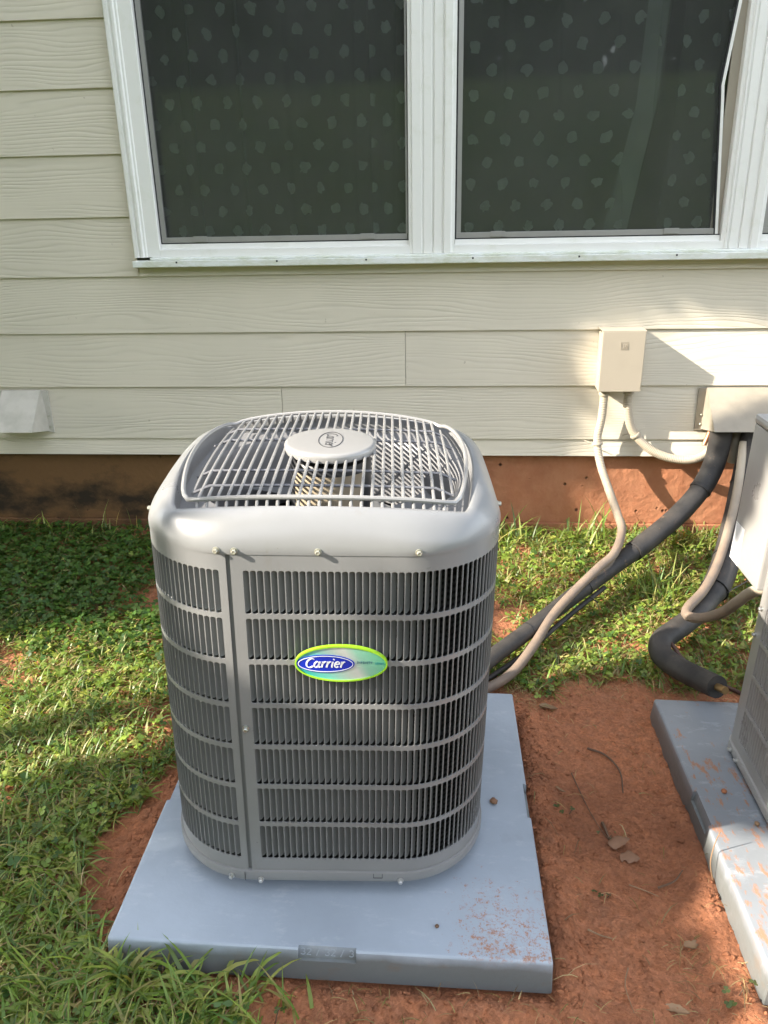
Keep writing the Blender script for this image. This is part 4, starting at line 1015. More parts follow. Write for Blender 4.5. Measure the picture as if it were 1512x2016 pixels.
wirep, _, _ = pipe('control_wire', [(1.145, 1.400, 0.105), (0.993, 1.235, 0.072), (0.869, 1.09, 0.045), (0.77, 0.99, 0.028), (0.69, 0.90, 0.03)], 0.008, M['foam'],
                   'thin black cable running under the slanting foam-wrapped pipe', 'cable')
cl_pts = [(1.180, 1.852, 0.668), (1.179, 1.855, 0.570), (1.169, 1.852, 0.484), (1.181, 1.830, 0.403), (1.206, 1.770, 0.325), (1.224, 1.670, 0.265), (1.223, 1.570, 0.239), (1.176, 1.440, 0.214), (1.112, 1.365, 0.193), (1.024, 1.280, 0.148), (0.943, 1.180, 0.110), (0.887, 1.080, 0.078), (0.820, 0.980, 0.046), (0.759, 0.925, 0.030), (0.690, 0.880, 0.030), (0.62, 0.82, 0.09)]
cl, P, s = pipe('electrical_conduit', cl_pts, 0.0148, M['conduit'], 'mud-stained ribbed conduit from the electrical box down to the large condenser', 'conduit', corr=0.30, group='conduits under the electrical box')
band(P, s, 0.123, 0.0200, 0.009, M['trim_cream'], 'pipe_strap', cl, ((-0.02, 0.02, -0.002), (-0.045, 0.03, 0.004)))
band(P, s, 0.006, 0.0195, 0.016, M['trim_cream'], 'conduit_nut', cl)
cr, P, s = pipe('electrical_conduit', [(1.266, 1.852, 0.668), (1.269, 1.856, 0.597), (1.298, 1.860, 0.511), (1.372, 1.850, 0.441), (1.455, 1.840, 0.413), (1.524, 1.830, 0.418), (1.575, 1.845, 0.448), (1.63, 1.86, 0.530)], 0.0155, M['conduit'],
                'short cream ribbed conduit looping from the electrical box to the wall hood', 'conduit', corr=0.85, group='conduits under the electrical box')
band(P, s, 0.30, 0.0200, 0.009, M['trim_cream'], 'pipe_strap', cr, ((-0.02, 0.02, -0.002), (-0.04, 0.03, -0.01))); band(P, s, 0.010, 0.0195, 0.016, M['trim_cream'], 'conduit_nut', cr)
sp, P, s = pipe('insulated_pipe', [(1.715, 1.820, 0.540), (1.701, 1.800, 0.473), (1.664, 1.720, 0.347), (1.610, 1.600, 0.240), (1.550, 1.470, 0.165), (1.486, 1.360, 0.120), (1.398, 1.240, 0.098), (1.317, 1.160, 0.086), (1.263, 1.110, 0.075), (1.252, 1.055, 0.062), (1.278, 0.980, 0.066), (1.315, 0.890, 0.086), (1.338, 0.830, 0.103)],
                [(0, 0.042), (0.35, 0.044), (0.50, 0.045), (0.55, 0.034), (1, 0.0315)], M['foam'], 'black foam-wrapped pipe bending in an elbow to the cut-off condenser', 'pipe', group='foam-wrapped refrigerant pipes', n=18, step=0.006)
band(P, s, 0.40, 0.048, 0.005, M['zip'], 'zip_tie', sp); band(P, s, 0.515, 0.047, 0.005, M['zip'], 'zip_tie', sp, ((0.02, -0.03, 0.0), (0.10, -0.02, 0.05))); band(P, s, 0.16, 0.046, 0.006, M['zip'], 'zip_tie', sp)
d = Vector(P[-1] - P[-4]).normalized(); e = Vector(P[-1])
tag(MB().tube([tuple(e - d * 0.005), tuple(e + d * 0.032)], 0.0105, 12).build('copper_stub', M['brass'], sp, True), 'bright brass pipe end showing at the foam mouth')
pipe('electrical_conduit', [(1.670, 1.790, 0.492), (1.632, 1.680, 0.360), (1.578, 1.560, 0.262), (1.502, 1.405, 0.196), (1.428, 1.285, 0.160), (1.350, 1.180, 0.150), (1.338, 1.130, 0.150), (1.360, 1.075, 0.175), (1.386, 1.000, 0.235), (1.398, 0.940, 0.300), (1.415, 0.880, 0.365), (1.45, 0.78, 0.43)], 0.0150, M['conduit'],
     'tan conduit beside the elbowed foam pipe, turning up into the cut-off condenser', 'conduit', n=12)
pipe('copper_pipe', [(1.270, 1.14, 0.080), (1.288, 1.085, 0.078), (1.305, 1.02, 0.066), (1.350, 0.95, 0.055), (1.405, 0.875, 0.062), (1.44, 0.80, 0.08)], 0.0062, M['copper_dark'], 'thin tarnished copper pipe behind the foam elbow', 'pipe')
pipe('drain_pipe', [(1.662, 1.855, 0.54), (1.664, 1.850, 0.47), (1.666, 1.848, 0.400)], 0.022, M['hood'], 'short pale drain stub hanging under the wide wall hood', 'pipe')
pipe('drain_pipe', [(1.570, 1.85, 0.525), (1.563, 1.848, 0.50), (1.549, 1.838, 0.468)], 0.0085, M['copper'], 'thin pinkish copper stub under the wide wall hood', 'pipe')

# ------------------------------------------------------------------ grass, clover, straw
def xl(y):
    ys = [-0.30, -0.075, -0.029, -0.014, 0.006, 0.044, 0.121, 0.221, 0.307, 0.403, 0.492, 0.604, 0.83]
    xs = [0.48, 0.28, 0.17, 0.10, 0.02, -0.060, -0.112, -0.142, -0.135, -0.11, -0.085, -0.055, -0.02]
    return np.interp(y, ys, xs)
def yr(x): return np.interp(x, [0.70, 0.78, 0.88, 0.963, 1.073, 1.186, 1.276, 1.42, 2.5], [1.0, 0.97, 0.90, 0.985, 1.02, 1.0, 0.965, 0.985, 1.0])
def lawn_p(x, y):
    jx = 0.05 * (fbm(x, y, 12, 41) - 0.47) * 2
    left = (x < xl(y) + jx) & (y < 0.83); back = (y > 0.83) & ((x < -0.0) | (y > yr(x) + jx))
    p = np.where(left | back, 1.0, 0.0)
    def bare(cx, cy, rx, ry, k): return 1 - k * np.exp(-(((x - cx) / rx) ** 2 + ((y - cy) / ry) ** 2) ** 1.5)
    p = p * bare(-0.36, 1.34, 0.16, 0.13, 0.85) * bare(0.79, 1.27, 0.10, 0.14, 0.9) * bare(-0.17, 0.72, 0.12, 0.10, 0.7) * bare(-0.28, 1.70, 0.12, 0.06, 0.6)
    return p * np.clip((fbm(x, y, 7, 55) - 0.18) * 5.0, 0.15, 1)
def scatter(n, x0, x1, y0, y1, pf):
    x = RNG.uniform(x0, x1, n); y = RNG.uniform(y0, y1, n); k = (RNG.random(n) < pf(x, y)) & (y < W + 0.012)
    x, y = x[k], y[k]; return np.c_[x, y, gz(x, y)]
def clear_of_pads(P, m=0.008):
    x, y = P[:, 0], P[:, 1]
    a = (x > -m - 0.012) & (x < 0.813 + m) & (y > -m) & (y < 0.83 + m); b = (x > 1.19 - m) & (y < 0.83 + m) & (y > -0.5)
    return P[~(a | b)]
def blades_mesh(name, P, L, Wd, lean, tint, mat, yaw=None, flat=False):
    n = len(P); T = np.array([0, 0.28, 0.55, 0.8, 1.0]); yaw = RNG.uniform(0, 2 * np.pi, n) if yaw is None else yaw
    dx, dy = np.cos(yaw), np.sin(yaw); px_, py_ = -dy, dx; V = np.zeros((n, 9, 3))
    bend = lean
    k = 0
    for i, t in enumerate(T):
        ang = bend * (0.35 + 0.85 * t)                        # angle from vertical grows along the blade
        hor = L * (t * np.sin(ang)); up = L * t * np.cos(ang)
        c = P + np.c_[dx * hor, dy * hor, np.maximum(up, 0.002)]
        w = Wd * (0.75 + 0.5 * t - 1.25 * t ** 2.2) * 0.5
        tw = np.c_[px_ * w, py_ * w, w * 0.25 * np.sin(yaw * 3)]
        if i < 4: V[:, k] = c - tw; V[:, k + 1] = c + tw; k += 2
        else: V[:, k] = c
    b = (np.arange(n) * 9)[:, None]
    f = np.concatenate([np.stack([b + 0, b + 1, b + 3, b + 2], -1), np.stack([b + 2, b + 3, b + 5, b + 4], -1), np.stack([b + 4, b + 5, b + 7, b + 6], -1)], 1).reshape(-1, 4)
    tr = np.concatenate([b + 6, b + 7, b + 8], 1)
    loops = np.concatenate([f.ravel(), tr.ravel()]); st = np.concatenate([np.arange(len(f)) * 4, len(f) * 4 + np.arange(len(tr)) * 3]); tt = np.concatenate([np.full(len(f), 4), np.full(len(tr), 3)])
    return np_mesh(name, V.reshape(-1, 3), loops, st, tt, mat, np.repeat(tint, 9, 0), True)
def tints(n, cols, jit=0.25):
    c = np.array(cols)[RNG.integers(0, len(cols), n)]; return np.clip(c * RNG.uniform(1 - jit, 1 + jit, (n, 1)) * RNG.uniform(0.92, 1.08, (n, 3)), 0.003, 1)
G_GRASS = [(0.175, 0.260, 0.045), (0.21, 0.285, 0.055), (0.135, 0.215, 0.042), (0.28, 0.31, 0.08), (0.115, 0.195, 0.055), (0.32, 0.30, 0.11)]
G_CLOV = [(0.055, 0.125, 0.020), (0.070, 0.140, 0.020), (0.045, 0.105, 0.020), (0.085, 0.14, 0.028)]  # dark tint for the shaded back of the lawn, shade put into the colour
G_WEED = [(0.22, 0.31, 0.050), (0.26, 0.34, 0.060), (0.18, 0.27, 0.045), (0.30, 0.34, 0.08)]  # brighter tint for the sunlit lawn, sunlight put into the colour
G_STRAW = [(0.36, 0.27, 0.12), (0.28, 0.20, 0.09), (0.40, 0.33, 0.17), (0.20, 0.13, 0.07)]
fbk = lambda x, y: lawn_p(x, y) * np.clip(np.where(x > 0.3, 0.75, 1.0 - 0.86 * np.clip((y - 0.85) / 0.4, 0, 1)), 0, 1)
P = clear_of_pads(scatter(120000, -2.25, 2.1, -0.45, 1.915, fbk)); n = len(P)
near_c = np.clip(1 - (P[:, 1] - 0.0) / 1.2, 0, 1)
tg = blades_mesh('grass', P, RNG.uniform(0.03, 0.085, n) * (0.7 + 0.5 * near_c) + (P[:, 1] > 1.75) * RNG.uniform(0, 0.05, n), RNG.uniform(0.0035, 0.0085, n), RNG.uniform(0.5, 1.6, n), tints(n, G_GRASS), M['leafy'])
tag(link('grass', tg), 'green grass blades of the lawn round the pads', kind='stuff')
# straw and clippings lying flat
P = clear_of_pads(scatter(50000, -2.25, 2.1, -0.45, 1.915, lambda x, y: np.clip(lawn_p(x, y) * 0.6 + 0.02 + 0.35 * np.exp(-(((x - 0.36 - (x > 0) * 0.72 + (x < 0) * 0.72) / 0.2) ** 2)) * 0, 0, 1))); n = len(P)
P[:, 2] += RNG.uniform(0.001, 0.018, n) * lawn_p(P[:, 0], P[:, 1]) + 0.002
tag(link('straw', blades_mesh('straw', P, RNG.uniform(0.02, 0.075, n), RNG.uniform(0.0010, 0.0034, n), RNG.uniform(1.35, 1.62, n), tints(n, G_STRAW), M['straw'])), 'dry straw and clippings lying in the lawn', kind='stuff')
# dried grass heap in front of the right-hand grass and loose straw in the corner
P = scatter(2600, 0.7, 1.5, 0.78, 1.12, lambda x, y: np.exp(-((y - yr(x) + 0.01) / 0.055) ** 2)); P = clear_of_pads(P)
Q = scatter(260, 1.05, 1.19, -0.12, 0.16, lambda x, y: 0.5 + 0 * x); P = np.r_[P, clear_of_pads(Q), clear_of_pads(scatter(60, 0.83, 1.18, 0.0, 0.85, lambda x, y: 1 + 0 * x)), clear_of_pads(scatter(160, 0.4, 1.18, -0.12, 0.0, lambda x, y: 1 + 0 * x))]; n = len(P); P[:, 2] += RNG.uniform(0.002, 0.012, n)
tag(link('dry_grass', blades_mesh('dry_grass', P, RNG.uniform(0.012, 0.040, n), RNG.uniform(0.0006, 0.0020, n), RNG.uniform(1.35, 1.66, n), tints(n, G_STRAW + [(0.16, 0.16, 0.05)]), M['straw'])), 'wilted grass and straw scattered on the soil', kind='stuff')
def clover_mesh(name, P, r, hgt, tint, leaflets=3, aspect=0.85):
    n = len(P); out = []; tin = []; K = 7
    yaw = RNG.uniform(0, 2 * np.pi, n); tilt = RNG.uniform(-0.5, 0.5, (n, 2))
    shp = np.array([(0.0, 0.0), (0.35, -0.42), (0.75, -0.50), (1.0, -0.22), (0.94, 0.0), (1.0, 0.22), (0.75, 0.50), (0.35, 0.42)]); K = len(shp)
    for li in range(leaflets):
        a = yaw + 2 * np.pi * li / leaflets + RNG.uniform(-0.2, 0.2, n); rr = r * RNG.uniform(0.8, 1.15, n)
        V = np.zeros((n, K, 3)); droop = RNG.uniform(-0.25, 0.35, n)
        for k, (u, w) in enumerate(shp):
            lx_ = u * rr; ly_ = w * rr * 2 * aspect * 0.62
            x = np.cos(a) * lx_ - np.sin(a) * ly_; y = np.sin(a) * lx_ + np.cos(a) * ly_
            V[:, k, 0] = P[:, 0] + x; V[:, k, 1] = P[:, 1] + y; V[:, k, 2] = P[:, 2] + hgt + x * tilt[:, 0] + y * tilt[:, 1] - droop * lx_ + 0.22 * np.abs(ly_)
        out.append(V); tin.append(np.repeat(tint * RNG.uniform(0.85, 1.15, (n, 1)), K, 0))
    V = np.concatenate(out, 0); m = len(V); idx = np.arange(m * K)
    return np_mesh(name, V.reshape(-1, 3), idx, np.arange(m) * K, np.full(m, K), M['leafy'], np.concatenate(tin, 0))
cf = lambda x, y: lawn_p(x, y) * np.where(x < 0.3, np.clip(0.06 + 0.98 * np.clip((y - 0.95) / 0.30, 0, 1), 0, 1) * np.clip(1.35 - 0.5 * (y > 1.7), 0, 1), 0.06) * np.clip((fbm(x, y, 5, 71) - 0.18) * 4, 0.15, 1)  # clover packed towards the shaded back, where its dark tint deepens the shade
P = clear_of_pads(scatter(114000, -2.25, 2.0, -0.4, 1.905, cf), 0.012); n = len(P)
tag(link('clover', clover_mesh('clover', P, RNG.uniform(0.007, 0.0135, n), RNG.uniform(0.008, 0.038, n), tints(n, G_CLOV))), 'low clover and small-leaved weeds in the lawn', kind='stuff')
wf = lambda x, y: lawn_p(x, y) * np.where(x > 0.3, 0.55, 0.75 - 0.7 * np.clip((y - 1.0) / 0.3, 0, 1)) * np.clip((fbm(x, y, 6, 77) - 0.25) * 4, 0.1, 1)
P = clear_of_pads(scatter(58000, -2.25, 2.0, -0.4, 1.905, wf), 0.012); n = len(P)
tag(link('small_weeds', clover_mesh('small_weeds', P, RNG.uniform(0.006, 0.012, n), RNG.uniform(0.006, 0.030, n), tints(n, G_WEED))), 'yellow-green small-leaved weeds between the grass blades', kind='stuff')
P = clear_of_pads(scatter(3300, -2.25, 2.0, -0.4, 1.9, lambda x, y: lawn_p(x, y) * 0.8), 0.02); n = len(P)
tag(link('broadleaf_weeds', clover_mesh('broadleaf_weeds', P, RNG.uniform(0.010, 0.019, n), RNG.uniform(0.008, 0.035, n), tints(n, G_GRASS), 2, 0.42)), 'broad-leaved weeds among the clover', kind='stuff')

# single plants that stand out
def tuft(name, label, c, nb, L0, L1, wd, lean, group, seed, cols=G_GRASS, spread=0.015):
    st = np.random.default_rng(seed); P = np.c_[c[0] + st.normal(0, spread, nb), c[1] + st.normal(0, spread * 0.6, nb), np.zeros(nb)]
    if c[1] < 0: P[:, 1] = np.minimum(P[:, 1], -0.016)
    P[:, 2] = gz(P[:, 0], P[:, 1])
    me = blades_mesh(name, P, st.uniform(L0, L1, nb), st.uniform(wd * 0.7, wd * 1.2, nb), st.uniform(*lean, nb), tints(nb, cols, 0.2), M['leafy'])
    return tag(link(name, me), label, 'grass tuft', group)
GT = 'grass tufts against the pad and wall'
tuft('grass_tuft', 'bushy green grass tuft at the grassy front corner of the large pad', (0.045, -0.035), 40, 0.06, 0.12, 0.012, (0.4, 1.45), GT, 1)
tuft('grass_tuft', 'long arching grass blades leaning over the front edge of the large pad', (0.165, -0.035), 16, 0.07, 0.13, 0.010, (0.7, 1.4), GT, 2, spread=0.03)
tuft('grass_tuft', 'pale bending grass blades in front of the pad, midway to the moulded numbers', (0.285, -0.05), 15, 0.05, 0.10, 0.008, (0.5, 1.35), GT, 3, G_GRASS + [(0.2, 0.2, 0.06)], 0.03)
tuft('grass_tuft', 'few curling grass blades standing just beside the moulded numbers', (0.345, -0.062), 6, 0.06, 0.11, 0.006, (0.3, 1.0), GT, 4, G_GRASS, 0.012)
tuft('grass_tuft', 'sunlit grass tuft at the foundation, directly beside the condenser top', (0.86, 1.80), 40, 0.08, 0.19, 0.008, (0.3, 1.2), GT, 5, G_GRASS, 0.05)
tuft('grass_tuft', 'tall sunlit grass blades in front of the foundation, behind the mud-stained conduit', (1.15, 1.84), 34, 0.08, 0.20, 0.006, (0.2, 1.1), GT, 6, G_GRASS, 0.05)
tuft('grass_tuft', 'thick sunlit grass clump between the two foam-wrapped pipes', (1.33, 1.46), 120, 0.07, 0.15, 0.006, (0.3, 1.25), GT, 7, G_GRASS, 0.07)
tuft('grass_tuft', 'thin tall blades standing against the mildewed foundation', (-0.62, 1.87), 14, 0.10, 0.19, 0.005, (0.1, 0.6), GT, 8, G_GRASS, 0.12)
def sprig(label, c, h, nl, r, seed):
    st = random.Random(seed); z0 = float(gz(c[0], c[1])); mb = MB(); mb.tube([(c[0], c[1], z0 - 0.004), (c[0] + 0.004, c[1], z0 + h * 0.6), (c[0] + 0.008, c[1] + 0.003, z0 + h)], 0.0012, 5)
    root = mb.build('weed_seedling', M['twig'], None); tag(root, label, 'seedling', 'seedlings on the bare soil')
    P = np.array([[c[0] + st.uniform(-0.008, 0.008) * nl, c[1] + st.uniform(-0.006, 0.006) * nl, z0 + h * st.uniform(0.5, 1)] for _ in range(nl)])
    me = clover_mesh('leaves', P, np.full(nl, r * 0.62), np.zeros(nl), tints(nl, [(0.10, 0.13, 0.05), (0.085, 0.12, 0.04)]), 3); link('leaves', me, root)
sprig('tiny green seedling on bare soil, nearest the large pad', (0.907, 0.475), 0.012, 4, 0.010, 1)
sprig('tiny seedling by the long thin twig on bare soil', (0.985, 0.405), 0.012, 3, 0.008, 2)
sprig('pale wilting seedling on bare soil in front of the curled leaf', (0.952, 0.238), 0.010, 3, 0.010, 3)
sprig('light green seedling in the sunlit soil at the dusty pad', (1.150, 0.035), 0.014, 5, 0.014, 4)
sprig('small round-leaved seedling standing before the pad', (0.325, -0.085), 0.030, 2, 0.011, 5)
sprig('broad-leaved seedling at the foundation near the cut-off condenser', (1.45, 1.78), 0.10, 4, 0.04, 6)

# ------------------------------------------------------------------ clods, leaves, twigs
ico = bmesh.new(); bmesh.ops.create_icosphere(ico, subdivisions=1, radius=1.0); IV = np.array([v.co[:] for v in ico.verts]); IF = np.array([[v.index for v in f.verts] for f in ico.faces]); ico.free()
def clods(P, r):
    n = len(P); s = RNG.uniform(0.45, 1.45, (n, len(IV), 1)); V = IV[None] * s * r[:, None, None] * RNG.uniform(0.6, 1.35, (n, 1, 3)) * np.array([1, 1, 0.7]); V = V + P[:, None]
    f = (IF[None] + (np.arange(n) * len(IV))[:, None, None]).reshape(-1, 3)
    return np_mesh('soil_clods', V.reshape(-1, 3), f.ravel(), np.arange(len(f)) * 3, np.full(len(f), 3), M['soil'])
def near_pad(x, y):
    dx = np.maximum(np.maximum(-x, x - 0.813), 0); dy = np.maximum(np.maximum(-y, y - 0.813), 0); d1 = np.hypot(dx, dy)
    dx = np.maximum(np.maximum(1.2 - x, x - 2.0), 0); dy = np.maximum(np.maximum(-y, y - 0.813), 0); d2 = np.hypot(dx, dy)
    return np.clip(0.10 + 0.9 * np.exp(-(d1 / 0.06) ** 2) + 0.45 * np.exp(-(d2 / 0.05) ** 2), 0, 1)
lp = lambda x, y: near_pad(x, y) * np.where((x < 0) & (y < 0.83), 1.0, 0.55)
P = clear_of_pads(scatter(60000, -0.3, 1.25, -0.2, 0.95, lp), 0.0); n = len(P)
r = 0.0011 + 0.0058 * RNG.random(n) ** 4.5; P[:, 2] += r * 0.15
tag(link('soil_clods', clods(P, r)), 'small red clay crumbs round the pad edges', kind='stuff')
def clod_thing(label, p, r, seed, mat):
    st = np.random.default_rng(seed); bm_ = bmesh.new(); bmesh.ops.create_icosphere(bm_, subdivisions=2, radius=r)
    for v in bm_.verts: v.co *= st.uniform(0.82, 1.15); v.co.z *= 0.8
    me = bpy.data.meshes.new('dirt_clod'); bm_.to_mesh(me); bm_.free(); me.materials.append(mat); me.polygons.foreach_set('use_smooth', [True] * len(me.polygons))
    o = link('dirt_clod', me); o.location = p; tag(o, label, 'dirt clod', 'clods lying on the pads')
pp = lambda x, y, z: tuple(PAD @ Vector((x, y, z)))
clod_thing('walnut-brown round clod on the large pad beside the condenser', pp(0.733, 0.392, 0.006), 0.0085, 1, M['dead_leaf'])
clod_thing('small dark clod on the large pad among the clay dust at its front corner', pp(0.605, 0.062, 0.003), 0.004, 2, M['twig'])
clod_thing('pale brown clod on the dusty pad, near its outer edge', pp(1.262, 0.462, 0.004), 0.0065, 3, M['clod'])
clod_thing('tan clod on the dusty pad, close to the cut-off condenser', pp(1.300, 0.365, 0.0035), 0.0055, 4, M['pale_leaf'])
def dead_leaf(label, c, a, b, yaw, curl, seed, mat, lift=0.004, ragged=0.3, roll=0.0):
    st = random.Random(seed); V = []; F = []; na, nb_ = 11, 7
    lob = [1 + ragged * (st.random() - 0.5) for _ in range(na)]
    for i in range(na):
        u = -1 + 2 * i / (na - 1); wdt = b * (max(0.0, 1 - ((u + 0.25) / 1.26) ** 2) ** 0.8 if u > -0.25 else max(0.05, 1 - ((u + 0.25) / 0.80) ** 2) ** 0.6) * lob[i]
        for j in range(nb_):
            w = -1 + 2 * j / (nb_ - 1); th = curl * w * 1.6
            y = wdt * (math.sin(th) / (curl * 1.6)); z = wdt * (1 - math.cos(th)) / (curl * 1.6)
            V.append((u * a, y + 0.15 * b * math.sin(u * 3 + seed), lift + z + curl * 0.25 * a * (u * u) - 0.10 * b * (1 - abs(w)) + st.uniform(-0.0006, 0.0006)))
    for i in range(na - 1):
        for j in range(nb_ - 1): k = i * nb_ + j; F.append((k, k + 1, k + nb_ + 1, k + nb_))
    mb = MB(); n_ = len(V); mb.v = V + [(x, y, z - 0.0007) for x, y, z in V]; mb.f = F + [tuple(i + n_ for i in f)[::-1] for f in F]
    o = mb.build('dead_leaf', mat, None, True); o.rotation_euler = (roll + 0.15 * st.uniform(-1, 1), 0.2 * st.uniform(-1, 1), yaw); o.location = (c[0], c[1], float(gz(c[0], c[1])) + 0.004)
    return tag(o, label, 'leaf', 'dead leaves on the soil')
dead_leaf('curled brown dead leaf on the bare soil, upper piece of the pair', (1.005, 0.388), 0.027, 0.020, 0.35, -0.70, 1, M['dead_leaf'], 0.017)
dead_leaf('squarish flat brown leaf piece, lower of the pair on bare soil', (1.022, 0.347), 0.021, 0.017, -0.15, -0.45, 2, M['dead_leaf'], 0.012, 0.6)
dead_leaf('pale reddish leaf near the grass edge behind the large pad', (0.905, 0.868), 0.026, 0.013, -0.3, 0.5, 3, M['pale_leaf'])
dead_leaf('small tan curled leaf sliver lying lengthwise on the soil', (0.898, 0.547), 0.015, 0.005, -0.8, 0.8, 4, M['pale_leaf'])
dead_leaf('broken pale leaf on the soil close to the dusty pad', (1.098, 0.142), 0.018, 0.010, 0.5, 0.4, 5, M['pale_leaf'])
dead_leaf('greyish leaf at the bottom edge of the picture on dark soil', (1.035, 0.005), 0.022, 0.009, -0.3, 0.3, 8, M['pale_leaf'])
def twig(label, pts, r, mat):
    q_ = [(x, y, float(gz(x, y)) + 0.003 + h) for x, y, h in pts]
    P, s = resample(spline(q_, 6), 0.006); o = MB().tube([tuple(p) for p in P], [float(r * (1 - 0.5 * i / len(P))) for i in range(len(P))], 6).build('twig', mat, None, True)
    return tag(o, label, 'twig', 'twigs on the bare soil')
twig('long thin bent twig running down the middle of the bare soil', [(0.935, 0.625, 0), (0.955, 0.50, 0.004), (0.975, 0.43, 0.002), (1.0, 0.37, 0)], 0.0016, M['twig'])
twig('short thick bark stick left of the curled leaf pair', [(0.982, 0.455, 0.002), (0.984, 0.43, 0.003), (0.987, 0.405, 0.002)], 0.0042, M['twig'])
twig('dark curved root crossing the upper bare soil', [(0.99, 0.72, 0), (1.03, 0.69, 0.003), (1.055, 0.63, 0.003), (1.05, 0.56, 0.0)], 0.0030, M['twig'])
twig('pale straw-coloured stick on the soil before the leaf pair', [(0.90, 0.155, 0.003), (0.925, 0.147, 0.003), (0.945, 0.14, 0.002)], 0.0022, M['pale_leaf'])
twig('thin pale stick just above the shaded soil patch in front of leaf pair', [(1.005, 0.275, 0.003), (1.035, 0.262, 0.004), (1.06, 0.25, 0.002)], 0.0017, M['pale_leaf'])
twig('upright wiry weed stalk leaning on the dusty pad edge', [(1.178, 0.285, 0.0), (1.170, 0.292, 0.04), (1.176, 0.30, 0.085), (1.185, 0.305, 0.115)], 0.0016, M['pale_leaf'])
twig('forked rusty twig on soil at the picture bottom', [(0.965, 0.085, 0.002), (0.95, 0.04, 0.004), (0.955, -0.01, 0.002)], 0.0014, M['pale_leaf'])
twig('hooked dark twig beside the sunlit patch at the dusty pad', [(1.065, 0.275, 0.003), (1.10, 0.285, 0.007), (1.125, 0.315, 0.003)], 0.0026, M['twig'])

# ------------------------------------------------------------------ trees
def leaf_cloud(name, P, size, nrm, tint, mat, parent=None):
    n = len(P); a = RNG.normal(0, 1, (n, 3)); a -= nrm * (a * nrm).sum(1)[:, None]; a /= np.linalg.norm(a, axis=1)[:, None]; b = np.cross(nrm, a)
    shp = [(-1, 0), (-0.35, -0.5), (0.45, -0.42), (1, 0), (0.45, 0.42), (-0.35, 0.5)]; V = np.zeros((n, 6, 3))
    for k, (u, w) in enumerate(shp): V[:, k] = P + (a * u + b * w) * size[:, None]
    me = np_mesh(name, V.reshape(-1, 3), np.arange(n * 6), np.arange(n) * 6, np.full(n, 6), mat, np.repeat(tint, 6, 0))
    return link(name, me, parent)
# gaps cut into the added, unseen tree's crown to shape its shade (world-space sunlit areas)
OPEN = [
 [(1.046, 1.901, 0.893), (1.038, 1.901, 0.785), (1.03, 1.901, 0.597), (1.02, 1.901, 0.460), (1.02, 1.901, 0.388), (0.95, 1.901, 0.060), (1.95, 1.901, 0.074), (1.95, 1.901, 0.98), (1.357, 1.901, 0.99)],
 [(-1.00, 0.93, 0.043), (-0.90, 1.09, 0.049), (-0.717, 1.15, 0.049), (-0.512, 1.215, 0.049), (-0.306, 1.285, 0.050), (-0.04, 1.28, 0.050), (-0.02, 0.623, 0.016), (-0.183, 0.52, 0.018), (-0.312, 0.43, 0.021), (-0.60, 0.31, 0.022), (-1.0, 0.30, 0.022)],
 [(0.70, 1.911, 0.078), (1.95, 1.942, 0.078), (1.95, 0.75, -0.024), (1.018, 0.90, -0.008), (0.78, 0.98, 0.002), (0.70, 1.353, 0.039)],
 [(0.10, 0.16, 0.79), (0.244, 0.132, 0.801), (0.697, 0.162, 0.817), (0.693, 0.166, 0.554), (0.683, 0.171, 0.260), (0.621, 0.166, 0.273), (0.545, 0.160, 0.322), (0.508, 0.157, 0.381), (0.453, 0.153, 0.391), (0.400, 0.149, 0.439), (0.330, 0.143, 0.485), (0.267, 0.139, 0.486), (0.236, 0.137, 0.497), (0.232, 0.135, 0.593)],
 [(0.02, 0.12, 0.66), (0.02, 0.12, 0.95), (0.75, 0.12, 0.95), (0.75, 0.85, 0.95), (0.02, 0.85, 0.95), (0.02, 0.85, 0.70), (0.03, 0.4, 0.66)],
 [(1.31, 0.86, 0.35), (1.31, 0.50, 0.35), (1.31, 0.50, 1.0), (1.31, 0.86, 1.0), (1.8, 0.86, 1.0), (1.8, 0.86, 0.6)],
 [(0.04, 0.32, 0.575), (0.12, 0.17, 0.565), (0.235, 0.10, 0.59), (0.24, 0.10, 0.84), (0.0, 0.10, 0.84), (0.0, 0.30, 0.84), (0.0, 0.72, 0.84), (0.03, 0.72, 0.60)],
 [(-0.02, 0.10, 0.69), (0.74, 0.12, 0.69), (0.74, 0.12, 1.0), (-0.02, 0.10, 1.0)],
 [(-0.04, 0.228, 0.083), (0.080, 0.300, 0.082), (0.095, 0.228, 0.082), (0.0, 0.150, 0.083)],
 [(1.105, 0.270, -0.025), (1.242, 0.385, -0.026), (1.60, 0.456, 0.05), (1.60, -0.4, -0.031), (1.05, -0.40, -0.029), (1.085, 0.067, -0.029), (1.095, 0.212, -0.027)],
]
SU = SUN.cross(Vector((0, 0, 1))).normalized(); SV = SU.cross(SUN).normalized()
suv = lambda p: (Vector(p).dot(SU), Vector(p).dot(SV))
def inside(u, v, poly):
    c = np.zeros(len(u), bool); n = len(poly)
    for i in range(n):
        (x1, y1), (x2, y2) = poly[i], poly[(i + 1) % n]
        if abs(y2 - y1) < 1e-9: continue
        c ^= ((y1 > v) != (y2 > v)) & (u < (x2 - x1) * (v - y1) / (y2 - y1) + x1)
    return c
shade = empty('added_shade_tree'); tag(shade, 'unseen leafy tree added beside the yard, its crown gaps cut to shape the shade', 'tree')
N = 95000; u = RNG.uniform(-3.4, 3.4, N); v = RNG.uniform(-2.4, 3.8, N); free = np.zeros(N, bool)
for poly in OPEN: free |= inside(u, v, [suv(p) for p in poly])
edge = fbm(u + 9, v + 9, 2.2, 90)
keep = ~free
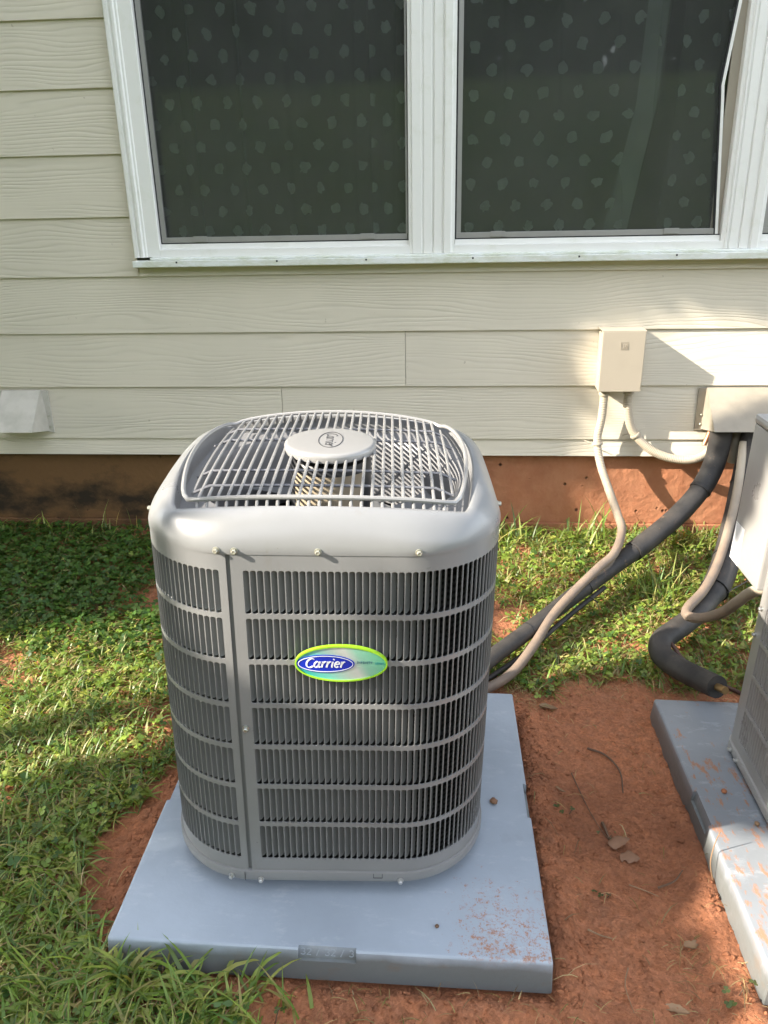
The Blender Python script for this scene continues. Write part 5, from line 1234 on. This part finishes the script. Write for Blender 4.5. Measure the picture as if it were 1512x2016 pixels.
# added crown thinned here so the front lawn stays half lit
fu, fv = suv((-0.62, 0.08, 0.02)); loose = np.exp(-(((u - fu) / 0.55) ** 2 + ((v - fv) / 0.33) ** 2))
keep &= ~((loose > 0.45) & (fbm(u + 3, v + 5, 5.0, 95) > 0.50))
u, v = u[keep], v[keep]; n = len(u); dpt = RNG.uniform(4.3, 6.2, n)
P = np.outer(u, SU) + np.outer(v, SV) - np.outer(dpt, SUN)
ok = P[:, 2] > 1.2; P = P[ok]; n = len(P)
nrm = RNG.normal(0, 0.55, (n, 3)) + np.array(-SUN)[None]; nrm /= np.linalg.norm(nrm, axis=1)[:, None]
leaf_cloud('crown', P, RNG.uniform(0.045, 0.085, n), nrm, tints(n, [(0.05, 0.11, 0.02), (0.07, 0.13, 0.025), (0.04, 0.085, 0.02)]), M['leafy'], shade)
tr = MB(); tx, ty = -6.9, -2.3
tr.tube(spline([(tx, ty, -0.3), (tx + 0.05, ty, 1.0), (tx - 0.05, ty + 0.05, 2.4), (tx + 0.1, ty + 0.1, 4.4)], 6), [0.30 - 0.2 * i / 18 for i in range(19)], 14)
for k, (ex, ey, ez) in enumerate([(-5.2, -0.6, 4.6), (-5.4, -4.0, 4.2), (-8.2, -1.0, 5.2), (-7.8, -4.0, 5.0), (-6.2, -2.2, 6.0), (-5.0, -2.8, 3.2)]):
    tr.tube(spline([(tx, ty, 1.6 + 0.3 * k), ((tx + ex) / 2, (ty + ey) / 2, (2.0 + ez) / 2 + 0.3), (ex, ey, ez)], 6), [0.10 - 0.085 * i / 12 for i in range(13)], 8)
tr.build('trunk', M['bark'], shade, True)
# the wood on the far bank, mirrored in the panes
N = 26000; th = RNG.uniform(-26, 26, N); yy = -22 - RNG.uniform(0, 5, N); hh = 4.0 + RNG.uniform(0, 1, N) ** 0.8 * (5.0 + 3.0 * fbm(th + 40, yy * 0 + 3, 0.35, 12))
P = np.c_[th, yy, hh]; nrm = RNG.normal(0, 1, (N, 3)); nrm /= np.linalg.norm(nrm, axis=1)[:, None]
tag(leaf_cloud('woods', P, RNG.uniform(0.25, 0.55, N), nrm, tints(N, [(0.03, 0.06, 0.016), (0.045, 0.085, 0.02), (0.022, 0.045, 0.014)]), M['leafy']), 'far-off wood mirrored dimly in the window panes', kind='stuff')
